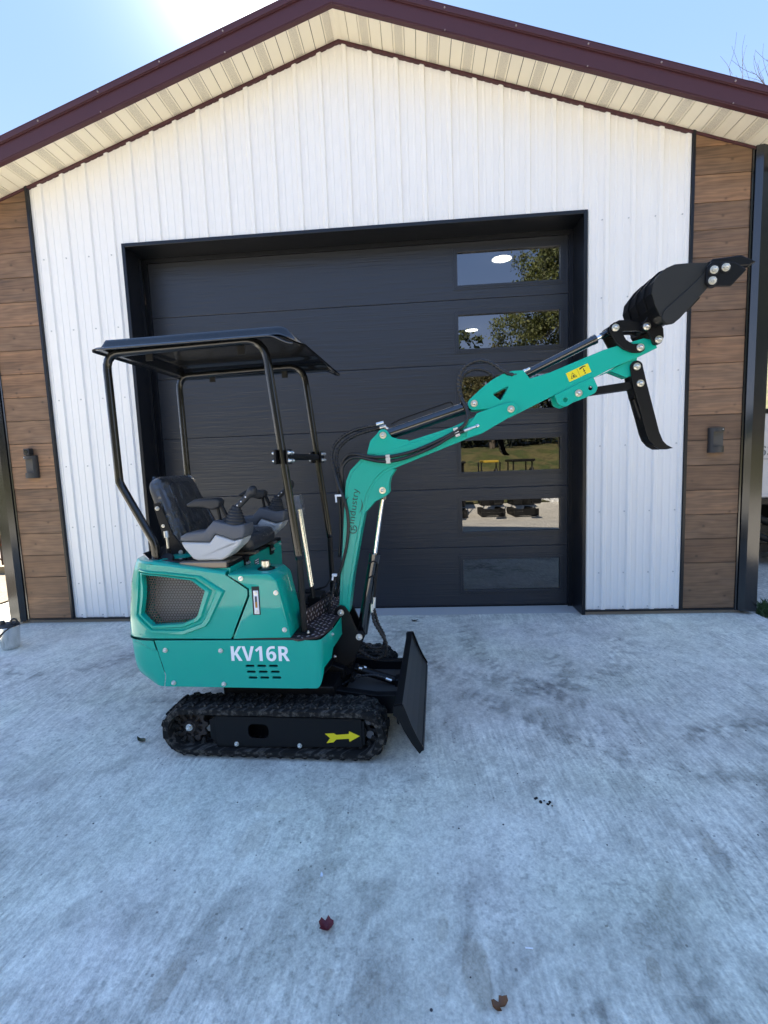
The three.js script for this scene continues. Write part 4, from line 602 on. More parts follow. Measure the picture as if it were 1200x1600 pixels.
// ---- seat, consoles, levers
{
  const seat = new THREE.Group(); seat.name = 'seat'; ex.add(seat);
  const backShape = (hw, h, r) => rounded([[-hw, 0], [hw, 0], [hw * 0.88, h], [-hw * 0.88, h]], [r * 0.6, r * 0.6, r, r], 8);
  const place = (o) => { o.position.set(-0.505, 1.125, 0); o.rotation.order = 'YXZ'; o.rotation.y = Math.PI / 2; o.rotation.x = -0.33; return o; };
  place(add(seat, 'backrest', ext(backShape(0.235, 0.425, 0.09), -0.085, 0.0, { b: 0.032, seg: 5, smooth: true }), M.vinyl));
  place(add(seat, 'back_cushion', mv(ext(backShape(0.135, 0.33, 0.05), -0.02, 0.012, { b: 0.012, seg: 3, smooth: true }), 0, 0.05, 0), std('seat_cloth', [0.022, 0.022, 0.023], 0.8, 0, { bumpMap: pebble, bumpScale: 0.001 })));
  place(add(seat, 'plastic_cover', (() => { const g = gridGeo(40, 40, (u, v) => { const hw = 0.243 * (1 - 0.12 * v), x = (u - 0.5) * 2, e = Math.pow(Math.abs(x), 8), t = Math.pow(Math.max(0, v * 2 - 1), 10), w = 0.012 * (fbm(u * 5 + 2 * v, v * 3, 801, 3) - 0.5) + 0.006 * (fbm(u * 14, v * 6, 805, 2) - 0.5); return [x * hw * (1 - 0.10 * t), v * 0.432, 0.022 + w - 0.06 * Math.max(e, t)]; }); planarUV(g, (x) => x * 2, (x, y) => y * 2); return g; })(), M.wrap));
  add(seat, 'seat_cushion', bx(0.40, 0.10, 0.42, -0.31, 1.125, 0, 0.04), M.vinyl);
  add(seat, 'cushion_cover', (() => { const g = gridGeo(30, 30, (u, v) => { const w = 0.014 * (fbm(u * 5, v * 5, 811, 3) - 0.5), e = Math.pow(Math.abs(u * 2 - 1), 8); return [lerp(-0.49, -0.095, u), 1.186 + w - 0.05 * e, lerp(0.215, -0.215, v)]; }); return planarUV(g, (x) => x * 2, (x, y, z) => z * 2); })(), M.wrap);
  const br = add(seat, 'side_bracket', ext(rounded([[-0.655, 1.37], [-0.618, 1.38], [-0.555, 1.20], [-0.485, 1.10], [-0.50, 1.075], [-0.57, 1.085], [-0.615, 1.19]], 0.012, 3), 0.236, 0.244, { b: 0.002 }), M.satin);
  bolt(br, -0.632, 1.345, 0.244, 'mid'); bolt(br, -0.606, 1.245, 0.244, 'small'); bolt(br, -0.515, 1.094, 0.244, 'mid');
  add(seat, 'gas_strut', join(cyl([-0.566, 1.19, 0.285], [-0.560, 1.12, 0.29], 0.007), cyl([-0.572, 1.22, 0.28], [-0.566, 1.185, 0.285], 0.013)), M.zinc); add(seat, 'strut_body', cyl([-0.560, 1.125, 0.29], [-0.555, 1.07, 0.295], 0.012), M.satin);
  add(seat, 'tool_dial', cyl([-0.53, 1.072, 0.36], [-0.53, 1.082, 0.37], 0.04, 0.036, 24), M.satin);
  for (const s of [1, -1]) {
    const zz = (a, b) => s > 0 ? [a, b] : [-b, -a];
    const low = [[-0.424, 1.176], [-0.408, 1.142], [-0.362, 1.084], [-0.335, 1.074], [-0.205, 1.074], [-0.175, 1.090], [-0.105, 1.150], [-0.078, 1.190], [-0.130, 1.178], [-0.229, 1.212], [-0.264, 1.170]];
    const up = [[-0.426, 1.179], [-0.264, 1.173], [-0.229, 1.215], [-0.130, 1.181], [-0.078, 1.192], [-0.068, 1.225], [-0.070, 1.262], [-0.124, 1.258], [-0.234, 1.286], [-0.288, 1.231], [-0.392, 1.222], [-0.424, 1.205]];
    const con = add(ex, 'console', ext(rounded(low, 0.008, 3), ...zz(0.262, 0.402), { b: 0.014, seg: 4 }), M.greyLight);
    add(con, 'console_top', ext(rounded(up, 0.010, 3), ...zz(0.262, 0.402), { b: 0.012, seg: 4, smooth: true }), M.greyDark);
    const bel = [[0.056, 0]]; for (let i = 0; i < 5; i++) { const r = 0.056 - i * 0.0055; bel.push([r, 0.006 + i * 0.015], [r, 0.013 + i * 0.015], [r - 0.009, 0.017 + i * 0.015]); } bel.push([0.026, 0.078], [0.022, 0.094], [0.0, 0.094]);
    const bt = add(con, 'lever_boot', new THREE.LatheGeometry(bel.map((p) => new THREE.Vector2(...p)), 4 * 6), M.plastic); bt.position.set(-0.145, 1.262, s * 0.335); bt.rotation.z = -0.14;
    const j = add(ex, 'control_lever', (() => { const c = new THREE.CatmullRomCurve3([V(-0.130, 1.345, s * 0.335), V(-0.098, 1.372, s * 0.335), V(-0.060, 1.408, s * 0.335), V(-0.030, 1.432, s * 0.335), V(-0.012, 1.436, s * 0.335)]); return sweep(c, 30, (t) => (0.017 + 0.012 * sstep(0.55, 0.85, t)) * Math.sqrt(Math.max(0.02, 1 - Math.pow(Math.max(0, (t - 0.86) / 0.14), 2))), 16); })(), M.plastic);
    for (const [x, y] of [[-0.118, 1.358], [-0.096, 1.378], [-0.070, 1.401]]) { const d = add(j, 'lever_screw', new THREE.SphereGeometry(0.0042, 8, 6), M.white); d.position.set(x, y, s * 0.335 + (s > 0 ? 0.018 : 0.018)); }
    const arm = add(ex, 'armrest', ext(rounded([[-0.395, 1.372], [-0.345, 1.398], [-0.225, 1.399], [-0.205, 1.385], [-0.212, 1.352], [-0.250, 1.338], [-0.300, 1.352], [-0.385, 1.358]], 0.012, 4), ...zz(0.300, 0.372), { b: 0.012, seg: 4, smooth: true }), M.plastic);
    add(arm, 'armrest_post', join(cyl([-0.236, 1.35, s * 0.335], [-0.224, 1.275, s * 0.335], 0.009), cyl([-0.22, 1.37, s * 0.335], [-0.175, 1.27, s * 0.335], 0.011)), M.satin);
  }
}
// ---- swing post, boom, arm, bucket, thumb
const swing = add(ex, 'swing_bracket', join(both([[0.27, 0.36], [0.30, 0.30], [0.42, 0.40], [0.470, 0.505], [0.487, 0.545], [0.470, 0.570], [0.445, 0.572], [0.395, 0.690], [0.372, 0.722], [0.345, 0.728], [0.316, 0.708], [0.303, 0.66]], 0.058, 0.078, { b: 0.003 }), ext([[0.27, 0.34], [0.40, 0.34], [0.43, 0.44], [0.36, 0.60], [0.30, 0.64]], -0.058, 0.058), cyl([0.33, 0.30, 0], [0.33, 0.52, 0], 0.075), ext([[0.20, 0.30], [0.36, 0.30], [0.36, 0.36], [0.20, 0.42]], -0.12, 0.12, { b: 0.006 })), M.black);
bolt(swing, 0.350, 0.687, 0.079, 'big'); bolt(swing, 0.453, 0.540, 0.079, 'big');
const boomO = [[0.333, 0.672], [0.392, 0.672], [0.427, 0.887], [0.486, 1.159], [0.516, 1.280], [0.543, 1.375], [0.590, 1.450], [0.640, 1.495], [0.690, 1.517], [1.195, 1.700], [1.215, 1.745], [1.150, 1.786], [1.024, 1.734], [0.772, 1.665], [0.545, 1.604], [0.504, 1.578], [0.439, 1.515], [0.412, 1.454], [0.400, 1.362], [0.376, 1.097], [0.355, 0.920]];
const boom = add(ex, 'boom', join(ext(boomO, -0.054, 0.054, { b: 0.003 }), ...both(inset(boomO, 0.017), 0.052, 0.060, { b: 0.0025 })), M.greenArm);
add(boom, 'upper_lug', join(both([[0.540, 1.605], [0.562, 1.678], ...arcPts(0.636, 1.705, 0.034, 2.75, 0.35, 10), [0.684, 1.694], [0.720, 1.681], [0.775, 1.674], [0.790, 1.650], [0.60, 1.600]].reverse(), 0.040, 0.058, { b: 0.003 })), M.greenArm);
add(boom, 'lower_lug', join(both([[0.700, 1.512], [0.670, 1.470], [0.659, 1.430], ...arcPts(0.621, 1.395, 0.038, 0.25, -1.3, 8), [0.575, 1.332], [0.515, 1.268], [0.50, 1.34], [0.56, 1.45], [0.65, 1.52]].reverse(), 0.034, 0.052, { b: 0.003 })), M.greenArm);
add(boom, 'tip_fork', join(both([[1.100, 1.735], [1.140, 1.776], [1.156, 1.801], [1.300, 1.846], ...arcPts(1.340, 1.815, 0.036, 1.8, -0.7, 8), [1.352, 1.783], [1.188, 1.694], [1.10, 1.668]].reverse(), 0.056, 0.070, { b: 0.003 })), M.greenArm);
add(boom, 'foot_boss', cyl([0.350, 0.687, 0.058], [0.350, 0.687, -0.058], 0.037), M.greenArm);
bolt(boom, 0.636, 1.705, 0.0585, 'big'); bolt(boom, 0.621, 1.395, 0.0525, 'big'); bolt(boom, 1.338, 1.814, 0.0705, 'big');
for (const [x, y] of [[0.661, 1.571], [1.045, 1.704]]) { const c = add(boom, 'hose_clamp', bx(0.026, 0.050, 0.022, 0, 0, 0, 0.003), std('clamp', [0.62, 0.58, 0.50], 0.5)); c.position.set(x, y, 0.071); c.rotation.z = 0.30 - (x < 1 ? 0.22 : 0); }
{ // logo: ring, bars, lettering and two sweeps
  const lg = new THREE.Group(); lg.name = 'logo'; boom.add(lg); lg.position.set(0.4415, 1.176, 0.0604); lg.rotation.z = 1.395; lg.userData.label = 'black industry logo up the boom';
  const g = [mv(text('industry', fontSans, 0.033, 0.0007, 0.20), 0.034, -0.014, 0), mv(new THREE.RingGeometry(0.0205, 0.0255, 30, 1, 0.5, 5.6), 0, 0, 0.0005), box(0.002, 0.021, -0.002, 0.002, 0, 0.0007), box(-0.004, 0.0, -0.016, 0.012, 0, 0.0007), box(-0.010, 0.012, 0.0075, 0.0115, 0, 0.0007)];
  const sw = (cx, cy, r, a, b, w) => { const o = arcPts(cx, cy, r, a, b, 18), i = o.map(([x, y], k) => { const t = k / 18, f = w * Math.sin(Math.PI * t); return [x + (cx - x) / r * f, y + (cy - y) / r * f]; }).reverse(); return new THREE.ShapeGeometry(shapeOf([...o, ...i.slice(1, -1)])).translate(0, 0, 0.0006); };
  g.push(sw(0.140, 0.014, 0.055, 2.7, 0.5, 0.007), sw(0.140, 0.022, 0.060, 3.9, 5.5, 0.006));
  add(lg, 'logo_print', join(g), M.ink);
}
const ram = (name, a, b, c, r, rod, hookA = 0.024, hookB = 0.024) => { // barrel a-b, rod b-c, eyes at a and c
  const o = add(ex, name, join(cyl(a, b, r, r, 24), cyl(V(...b).lerp(V(...a), 0.05).toArray(), b, r * 1.08, r * 1.08, 24), cyl([a[0], a[1], -0.03], [a[0], a[1], 0.03], hookA)), M.gloss);
  add(o, 'piston_rod', cyl(b, c, rod), M.chrome); add(o, 'rod_eye', join(cyl([c[0], c[1], -0.03], [c[0], c[1], 0.03], hookB), cyl(V(...c).lerp(V(...b), Math.min(1, 0.055 / V(...c).distanceTo(V(...b)))).toArray(), c, r * 0.72)), M.gloss); return o;
};
const bc = ram('boom_ram', [0.458, 0.535, 0], [0.556, 1.020, 0], [0.621, 1.395, 0], 0.033, 0.0125);
add(bc, 'feed_pipe', join(pipe([[0.520, 0.965, 0.03], [0.552, 0.985, 0.03], [0.574, 0.965, 0.03], [0.558, 0.85, 0.03], [0.545, 0.74, 0.03]], 0.0055, 0.02, 50, 8), pipe([[0.515, 0.88, 0.03], [0.55, 0.90, 0.03], [0.552, 0.84, 0.03], [0.538, 0.72, 0.03]], 0.0055, 0.02, 40, 8)), M.satin);
add(bc, 'pipe_fitting', join(cyl([0.545, 0.765, 0.03], [0.539, 0.70, 0.03], 0.010), cyl([0.530, 0.725, 0.03], [0.527, 0.675, 0.03], 0.012)), M.zinc);
add(bc, 'ram_hose', join(coilHose([[0.530, 0.69, 0.03], [0.538, 0.62, 0.035], [0.575, 0.545, 0.03], [0.605, 0.475, 0.02], [0.590, 0.405, 0.01], [0.535, 0.374, 0], [0.47, 0.390, -0.02], [0.40, 0.43, -0.03]], 0.0095), coilHose([[0.537, 0.70, 0.02], [0.555, 0.60, 0.0], [0.590, 0.50, -0.02], [0.575, 0.440, -0.03], [0.52, 0.430, -0.03], [0.44, 0.462, -0.04]], 0.0095)), M.hose);
const ac = ram('arm_ram', [0.636, 1.705, 0], [1.104, 1.843, 0], [1.144, 1.856, 0], 0.034, 0.015, 0.030, 0.026);
add(ac, 'feed_pipe', pipe([[0.680, 1.768, 0.015], [0.735, 1.793, 0.02], [0.99, 1.869, 0.02], [1.020, 1.876, 0.02], [1.030, 1.860, 0.015]], 0.0048, 0.015, 50, 8), M.satin);
add(ac, 'pipe_fitting', join(cyl([0.598, 1.768, 0.03], [0.640, 1.777, 0.03], 0.011), cyl([0.615, 1.750, 0.01], [0.650, 1.757, 0.01], 0.011), cyl([0.645, 1.75, 0.012], [0.668, 1.735, 0.0], 0.010)), M.zinc);
const armO = [[1.346, 1.776], [1.300, 1.796], [1.213, 1.824], [1.140, 1.820], ...arcPts(1.146, 1.856, 0.036, 4.4, 2.6, 8), [1.135, 1.893], [1.190, 1.940], [1.246, 1.980], [1.30, 2.006], [1.348, 2.019], [1.408, 2.020], [1.443, 1.974], [1.548, 2.000], [1.820, 2.100], [2.022, 2.147], [2.072, 2.135], [2.091, 2.094], [1.992, 2.051], [1.875, 2.008], [1.778, 1.961], [1.548, 1.869]];
const tri = rounded([[1.337, 1.945], [1.243, 1.901], [1.288, 1.864]], 0.008, 3);
const arm = add(ex, 'arm', join(both(armO, 0.036, 0.050, { b: 0.003, holes: [tri] }), ext([[1.36, 1.79], [1.375, 1.93], [1.443, 1.966], [1.55, 1.992], [1.82, 2.092], [2.000, 2.135], [2.040, 2.080], [1.875, 2.015], [1.778, 1.968], [1.548, 1.876]], -0.038, 0.038)), M.greenArm);
bolt(arm, 1.144, 1.856, 0.0505, 'big');
add(arm, 'thumb_bracket', join(both(rounded([[1.570, 1.877], [1.586, 1.828], [1.626, 1.812], [1.668, 1.836], [1.735, 1.858], [1.779, 1.878], [1.792, 1.908], [1.768, 1.962], [1.70, 1.935]], [0, 0.03, 0.03, 0.03, 0.02, 0.025, 0.025, 0, 0], 5), 0.044, 0.062, { b: 0.003, holes: [circle(1.625, 1.850, 0.0115, 14), circle(1.754, 1.905, 0.0115, 14)] })), M.greenArm);
add(arm, 'thumb_lug', join(both([[1.80, 1.968], [1.864, 1.990], [1.905, 1.972], [1.945, 1.953], [1.985, 1.965], [2.00, 2.06], [1.95, 2.04]], 0.006, 0.034, { b: 0.004 })), M.greenArm);
bolt(arm, 1.692, 1.881, 0.063, 'big');
{ // caution sticker
  const st = add(arm, 'caution_sticker', box(-0.0605, 0.0605, -0.0245, 0.0245, 0, 0.0008), M.yellow); st.position.set(1.695, 1.990, 0.0502); st.rotation.z = 0.395; st.userData.label = 'yellow caution sticker with warning triangle and crush symbol';
  const t3 = (r) => [[-r * 0.9, -r * 0.62], [r * 0.9, -r * 0.62], [0, r * 0.95]], k = [ext(t3(0.019), 0.0009, 0.0013, { holes: [t3(0.0145)] }), box(-0.0005, 0.0005, -0.0235, 0.0235, 0.0009, 0.0013)];
  k[0].translate(-0.030, -0.003, 0); k.push(ext([[-0.036, -0.010], [-0.024, -0.010], [-0.025, -0.003], [-0.030, 0.003], [-0.032, -0.003]], 0.0009, 0.0013));
  k.push(ext([[0.010, 0.010], [0.034, 0.016], [0.046, 0.014], [0.046, 0.019], [0.030, 0.022], [0.012, 0.019]], 0.0009, 0.0013), ext([[0.028, 0.010], [0.032, 0.010], [0.032, -0.002], [0.036, -0.002], [0.030, -0.010], [0.024, -0.002], [0.028, -0.002]], 0.0009, 0.0013), ext(circle(0.030, -0.016, 0.0035, 10), 0.0009, 0.0013));
  const pr = add(arm, 'sticker_print', join(k), M.ink); pr.position.copy(st.position); pr.rotation.copy(st.rotation);
}
const kc = ram('bucket_ram', [1.405, 1.994, 0], [1.798, 2.169, 0], [1.874, 2.205, 0], 0.0235, 0.0115, 0.022, 0.026);
add(kc, 'pipe_fitting', join(cyl([1.395, 2.006, 0.03], [1.425, 2.020, 0.03], 0.011), cyl([1.425, 2.020, 0.03], [1.446, 2.030, 0.026], 0.008)), M.zinc);
add(ex, 'arm_hose', join(coilHose([[1.395, 2.006, 0.03], [1.350, 2.000, 0.045], [1.305, 2.018, 0.05], [1.228, 2.072, 0.05], [1.156, 2.083, 0.045], [1.085, 2.042, 0.04], [1.060, 1.960, 0.035], [1.078, 1.88, 0.03]], 0.0105), coilHose([[1.28, 1.985, -0.01], [1.22, 2.035, -0.01], [1.150, 2.048, -0.01], [1.092, 2.018, -0.005], [1.072, 1.95, 0.0], [1.085, 1.87, 0.02]], 0.0105)), M.hose);
add(ex, 'arm_hose', join(hose([[1.078, 1.885, 0.045], [1.100, 1.835, 0.06], [1.107, 1.790, 0.072], [1.09, 1.745, 0.078], [1.055, 1.718, 0.076], [0.98, 1.678, 0.072], [0.819, 1.614, 0.07], [0.70, 1.588, 0.072], [0.640, 1.583, 0.073], [0.548, 1.590, 0.07], [0.47, 1.607, 0.06], [0.425, 1.598, 0.03], [0.385, 1.555, 0.01], [0.372, 1.48, 0.0], [0.375, 1.3, -0.02], [0.36, 1.0, -0.03], [0.30, 0.75, -0.03]], 0.0095, 90), hose([[1.088, 1.710, 0.073], [1.03, 1.690, 0.074], [0.92, 1.632, 0.071], [0.797, 1.585, 0.07], [0.70, 1.562, 0.072], [0.625, 1.559, 0.073], [0.56, 1.572, 0.07], [0.49, 1.588, 0.066], [0.43, 1.575, 0.05], [0.392, 1.53, 0.04], [0.388, 1.46, 0.03], [0.39, 1.3, -0.05]], 0.0095, 80)), M.hose);
add(ex, 'hose_fitting', join(cyl([1.084, 1.709, 0.073], [1.118, 1.720, 0.071], 0.0095), cyl([1.118, 1.720, 0.071], [1.150, 1.730, 0.069], 0.0075), cyl([1.150, 1.730, 0.069], [1.164, 1.735, 0.064], 0.011)), M.zinc);
add(ex, 'boom_hose', join(coilHose([[0.60, 1.765, 0.03], [0.53, 1.757, 0.015], [0.455, 1.740, 0.0], [0.385, 1.705, -0.01], [0.340, 1.660, -0.01], [0.322, 1.600, -0.005], [0.335, 1.53, 0.0], [0.355, 1.47, 0.02]], 0.0098), coilHose([[0.615, 1.75, 0.01], [0.54, 1.735, 0.0], [0.465, 1.715, -0.015], [0.40, 1.680, -0.025], [0.362, 1.64, -0.025], [0.348, 1.58, -0.02], [0.358, 1.50, -0.01]], 0.0098)), M.hose);
add(ex, 'boom_hose', join(hose([[0.350, 1.49, 0.03], [0.372, 1.42, 0.05], [0.395, 1.365, 0.066], [0.412, 1.30, 0.072], [0.418, 1.23, 0.072], [0.412, 1.14, 0.071], [0.396, 1.06, 0.07], [0.372, 0.98, 0.068], [0.350, 0.92, 0.062], [0.330, 0.86, 0.05]], 0.009), hose([[0.342, 1.50, 0.0], [0.352, 1.40, -0.01], [0.352, 1.2, -0.03], [0.335, 1.0, -0.03]], 0.009)), M.hose);
add(ex, 'swing_hose', coilHose([[0.325, 0.895, 0.055], [0.305, 0.82, 0.06], [0.285, 0.73, 0.065], [0.272, 0.675, 0.06]], 0.0075), M.hose);
add(ex, 'hose_tie', join(box(0.345, 0.385, 1.368, 1.380, 0.055, 0.07, 0.003), cyl([0.350, 1.37, 0.06], [0.352, 1.335, 0.065], 0.005), box(0.305, 0.335, 0.900, 0.915, 0.05, 0.07, 0.003), cyl([0.31, 0.90, 0.062], [0.306, 0.878, 0.064], 0.005)), M.white);
// links between arm, ram and bucket
const cl = [[1.846, 2.190], [1.850, 2.222], [1.872, 2.236], [1.895, 2.228], [1.908, 2.205], [1.912, 2.176], [1.930, 2.142], [1.965, 2.118], [2.005, 2.118], [2.022, 2.104], [2.022, 2.084], [2.004, 2.072], [1.962, 2.074], [1.915, 2.094], [1.878, 2.130]];
add(ex, 'bent_link', join(both(rounded(cl, 0.010, 3).reverse(), 0.052, 0.066, { b: 0.003 })), M.black);
add(ex, 'bucket_link', join(both(rounded([[1.850, 2.195], [1.862, 2.230], [1.90, 2.248], [1.95, 2.246], [2.01, 2.225], [2.045, 2.205], [2.030, 2.172], [1.985, 2.188], [1.93, 2.190], [1.885, 2.180]], 0.012, 3).reverse(), 0.030, 0.048, { b: 0.003 })), M.black);
for (const [x, y, z] of [[1.874, 2.205, 0.0665], [1.999, 2.098, 0.0665]]) bolt(ex, x, y, z, 'big');
{
  const sideO = [[2.007, 2.377], [2.035, 2.414], [2.066, 2.442], [2.104, 2.456], [2.167, 2.457], [2.262, 2.452], [2.300, 2.425], [2.246, 2.327], [2.173, 2.248], [2.130, 2.200], [2.098, 2.177], [2.072, 2.174], [2.052, 2.190], [2.042, 2.220], [2.018, 2.270], [2.000, 2.330]];
  const shellL = [[2.060, 2.186], [2.040, 2.220], [2.016, 2.270], [1.999, 2.330], [2.006, 2.378], [2.034, 2.415], [2.066, 2.443], [2.104, 2.457], [2.167, 2.458], [2.264, 2.453], [2.33, 2.462]];
  const shellIn = shellL.map(([x, y], i) => { const a = shellL[Math.max(0, i - 1)], b = shellL[Math.min(shellL.length - 1, i + 1)], l = Math.hypot(b[0] - a[0], b[1] - a[1]); return [x + (b[1] - a[1]) / l * 0.008, y - (b[0] - a[0]) / l * 0.008]; }).reverse();
  const bucket = add(ex, 'bucket', ext([...shellL, ...shellIn].reverse(), -0.184, 0.184), M.black);
  for (const s of [1, -1]) {
    const zz = (a, b) => s > 0 ? [a, b] : [-b, -a];
    add(bucket, 'side_plate', ext(rounded(sideO, [0.02, 0.02, 0.02, 0.02, 0.02, 0, 0, 0, 0, 0, 0, 0, 0, 0, 0.02, 0.02], 3), ...zz(0.182, 0.190), { b: 0.002 }), M.worn);
    add(bucket, 'side_edge', ext(rounded([[2.262, 2.453], [2.236, 2.402], [2.160, 2.330], [2.058, 2.243], [2.046, 2.205], [2.060, 2.184], [2.098, 2.174], [2.130, 2.200], [2.176, 2.250], [2.250, 2.330], [2.305, 2.425]].reverse(), [0, 0, 0.02, 0.018, 0.018, 0.02, 0.02, 0.02, 0, 0, 0], 4), ...zz(0.188, 0.199), { b: 0.002 }), M.worn);
    const cut = add(bucket, 'side_cutter', ext(rounded([[2.240, 2.426], [2.262, 2.447], [2.361, 2.439], [2.418, 2.400], [2.352, 2.331], [2.250, 2.336], [2.236, 2.355]], [0.006, 0.01, 0.01, 0.003, 0.004, 0.012, 0.008], 3).reverse(), ...zz(0.196, 0.212), { b: 0.003 }), M.black);
    if (s > 0) for (const [x, y] of [[2.269, 2.408], [2.321, 2.415], [2.263, 2.359]]) { bolt(cut, x, y, 0.212, 'big').material = std('pale_bolt', [0.62, 0.60, 0.52], 0.4, 0.6); add(cut, 'bolt_washer', new THREE.TorusGeometry(0.0215, 0.004, 8, 20).translate(x, y, 0.213), M.satin); }
  }
  add(bucket, 'lip_plate', ext([[2.255, 2.455], [2.33, 2.464], [2.345, 2.456], [2.33, 2.446], [2.255, 2.440]].reverse(), -0.19, 0.19), M.black);
  for (const z of [0.135, 0.045, -0.045, -0.135]) { const t = ext(rounded([[2.275, 2.450], [2.290, 2.478], [2.420, 2.486], [2.490, 2.450], [2.455, 2.432], [2.36, 2.436], [2.34, 2.446]], 0.004, 2).reverse(), z - 0.026, z + 0.026, { b: 0.006 }); add(bucket, 'tooth', t, M.black); }
  for (const z of [0.10, 0.0, -0.10]) add(bucket, 'wear_strip', ext([...shellL.slice(2, 8).map(([x, y]) => [x, y]), ...shellL.slice(2, 8).reverse().map(([x, y]) => [lerp(x, 2.12, -0.07), lerp(y, 2.32, -0.07)])], z - 0.012, z + 0.012), M.black);
  const ear = add(bucket, 'bucket_ear', join(both(rounded([[1.998, 2.196], [2.012, 2.222], [2.040, 2.272], [2.075, 2.225], [2.104, 2.184], [2.108, 2.140], [2.092, 2.108], [2.064, 2.108], [2.046, 2.130], [2.030, 2.170]], 0.014, 3), 0.070, 0.084, { b: 0.003 }), cyl([2.115, 2.222, -0.184], [2.115, 2.222, 0.184], 0.020), box(2.02, 2.09, 2.20, 2.235, -0.07, 0.07)), M.black);
  bolt(ear, 2.021, 2.197, 0.0845, 'big'); bolt(ear, 2.081, 2.128, 0.0845, 'big');
  add(ear, 'ear_pin', join(cyl([2.021, 2.197, -0.08], [2.021, 2.197, 0.08], 0.018), cyl([2.081, 2.128, -0.08], [2.081, 2.128, 0.08], 0.022)), M.satin);
}
{
  const nearL = [[1.957, 2.000], [1.971, 1.914], [2.021, 1.739], [2.045, 1.651], [2.060, 1.615], [2.086, 1.585], [2.116, 1.567], [2.148, 1.566], [2.181, 1.572]], nearR = [[2.150, 1.590], [2.129, 1.613], [2.110, 1.659], [2.040, 1.925], [2.022, 2.004]];
  const plate = [...arcPts(1.989, 2.004, 0.032, 0.0, Math.PI, 10), ...nearL.slice(1), ...nearR.slice(0, -1)];
  const thumb = add(ex, 'thumb', join(both(plate, 0.040, 0.052, { b: 0.003 })), M.black);
  add(thumb, 'upper_web', ext([[1.975, 1.895], [2.035, 1.895], [2.045, 1.855], [1.985, 1.845]], -0.04, 0.04), M.black); add(thumb, 'spacer_tube', cyl([2.000, 1.84, 0], [2.040, 1.72, 0], 0.014), M.black); add(thumb, 'thumb_pin', cyl([1.989, 2.004, -0.05], [1.989, 2.004, 0.05], 0.02), M.black);
  add(thumb, 'lower_web', join(ext([[2.022, 1.735], [2.085, 1.735], [2.108, 1.640], [2.10, 1.60], [2.085, 1.595], [2.052, 1.64]], -0.04, 0.04)), M.black);
  bolt(thumb, 1.989, 2.004, 0.0525, 'big'); bolt(thumb, 2.008, 1.917, 0.0525, 'big');
  add(ex, 'thumb_strut', join(ext(rounded([[1.66, 1.862], [2.005, 1.894], [2.03, 1.917], [2.003, 1.936], [1.66, 1.900]], 0.008, 3), -0.034, -0.022, { b: 0.002 }), ext(rounded([[1.66, 1.862], [2.005, 1.894], [2.03, 1.917], [2.003, 1.936], [1.66, 1.900]], 0.008, 3), 0.022, 0.034, { b: 0.002 })), M.black);
}

// ------------------------------------------------------------------ small things on the concrete
{
  const t = thing('tumbler', 'brushed steel tumbler with black handled lid on the concrete by the left post', 'tumbler', [-0.238, 0, 0.70]);
  const prof = [[0, 0.004], [0.062, 0.002], [0.068, 0.008], [0.071, 0.03], [0.083, 0.195], [0.086, 0.20], [0.083, 0.206], [0.075, 0.206]];
  const steel = phy('brushed_steel', [0.70, 0.69, 0.66], 0.20, 1, { bumpMap: tex(256, 64, (u, v) => vn(u * 8, v * 64, 900, 8, 64), false), bumpScale: 0.0002 });
  add(t, 'cup_body', new THREE.LatheGeometry(prof.map((p) => new THREE.Vector2(...p)), 40), steel);
  const lid = add(t, 'lid', new THREE.LatheGeometry([[0, 0.236], [0.050, 0.236], [0.058, 0.230], [0.078, 0.226], [0.084, 0.214], [0.082, 0.204]].map((p) => new THREE.Vector2(...p)), 36), M.plastic);
  add(lid, 'lid_loop', new THREE.TorusGeometry(0.022, 0.008, 10, 24).rotateY(0.5).translate(0.066, 0.252, 0.012), M.plastic);
  add(lid, 'spout_cap', cyl([-0.03, 0.236, 0.03], [-0.03, 0.262, 0.03], 0.024, 0.02), M.plastic);
  add(t, 'carry_handle', (() => { const c = new THREE.CatmullRomCurve3([V(0.075, 0.222, 0.03), V(0.050, 0.195, 0.078), V(0.0, 0.155, 0.09), V(-0.045, 0.12, 0.082), V(-0.085, 0.11, 0.04)]); return sweep(c, 30, 0.0065, 8); })(), M.plastic);
}
function leafGeo(shape, s, curl, sd) { // crumpled leaf with a little thickness
  let g = new TessellateModifier(s * 0.12, 6).modify(clean(new THREE.ShapeGeometry(shapeOf(shape.map(([x, y]) => [x * s, y * s])))));
  const p = g.attributes.position; for (let i = 0; i < p.count; i++) { const x = p.getX(i), y = p.getY(i); p.setZ(i, curl * (x * x + y * y) / s + s * 0.25 * (fbm(x / s * 3 + 9, y / s * 3 + 9, sd, 3) - 0.5) + s * 0.10); }
  g = mergeVertices((g.deleteAttribute('uv'), g.deleteAttribute('normal'), g), 1e-5); g.computeVertexNormals(); const b = g.clone().translate(0, 0, -0.0008); return join(g, b).rotateX(-Math.PI / 2);
}
const lobed = [[0, -0.6], [0.06, -0.3], [0.5, -0.42], [0.34, -0.12], [0.62, 0.12], [0.30, 0.14], [0.36, 0.5], [0.14, 0.28], [0.05, 0.62], [-0.12, 0.28], [-0.40, 0.50], [-0.30, 0.14], [-0.58, 0.05], [-0.32, -0.14], [-0.46, -0.4], [-0.06, -0.3]];
const crumple = [[-0.1, -0.5], [0.2, -0.48], [0.46, -0.3], [0.52, 0.05], [0.36, 0.22], [0.25, 0.5], [0.02, 0.38], [-0.22, 0.52], [-0.45, 0.3], [-0.40, -0.02], [-0.52, -0.2]];
const oval = [[0, -0.6], [0.22, -0.3], [0.28, 0.05], [0.16, 0.4], [0, 0.62], [-0.16, 0.4], [-0.26, 0.05], [-0.2, -0.3]];
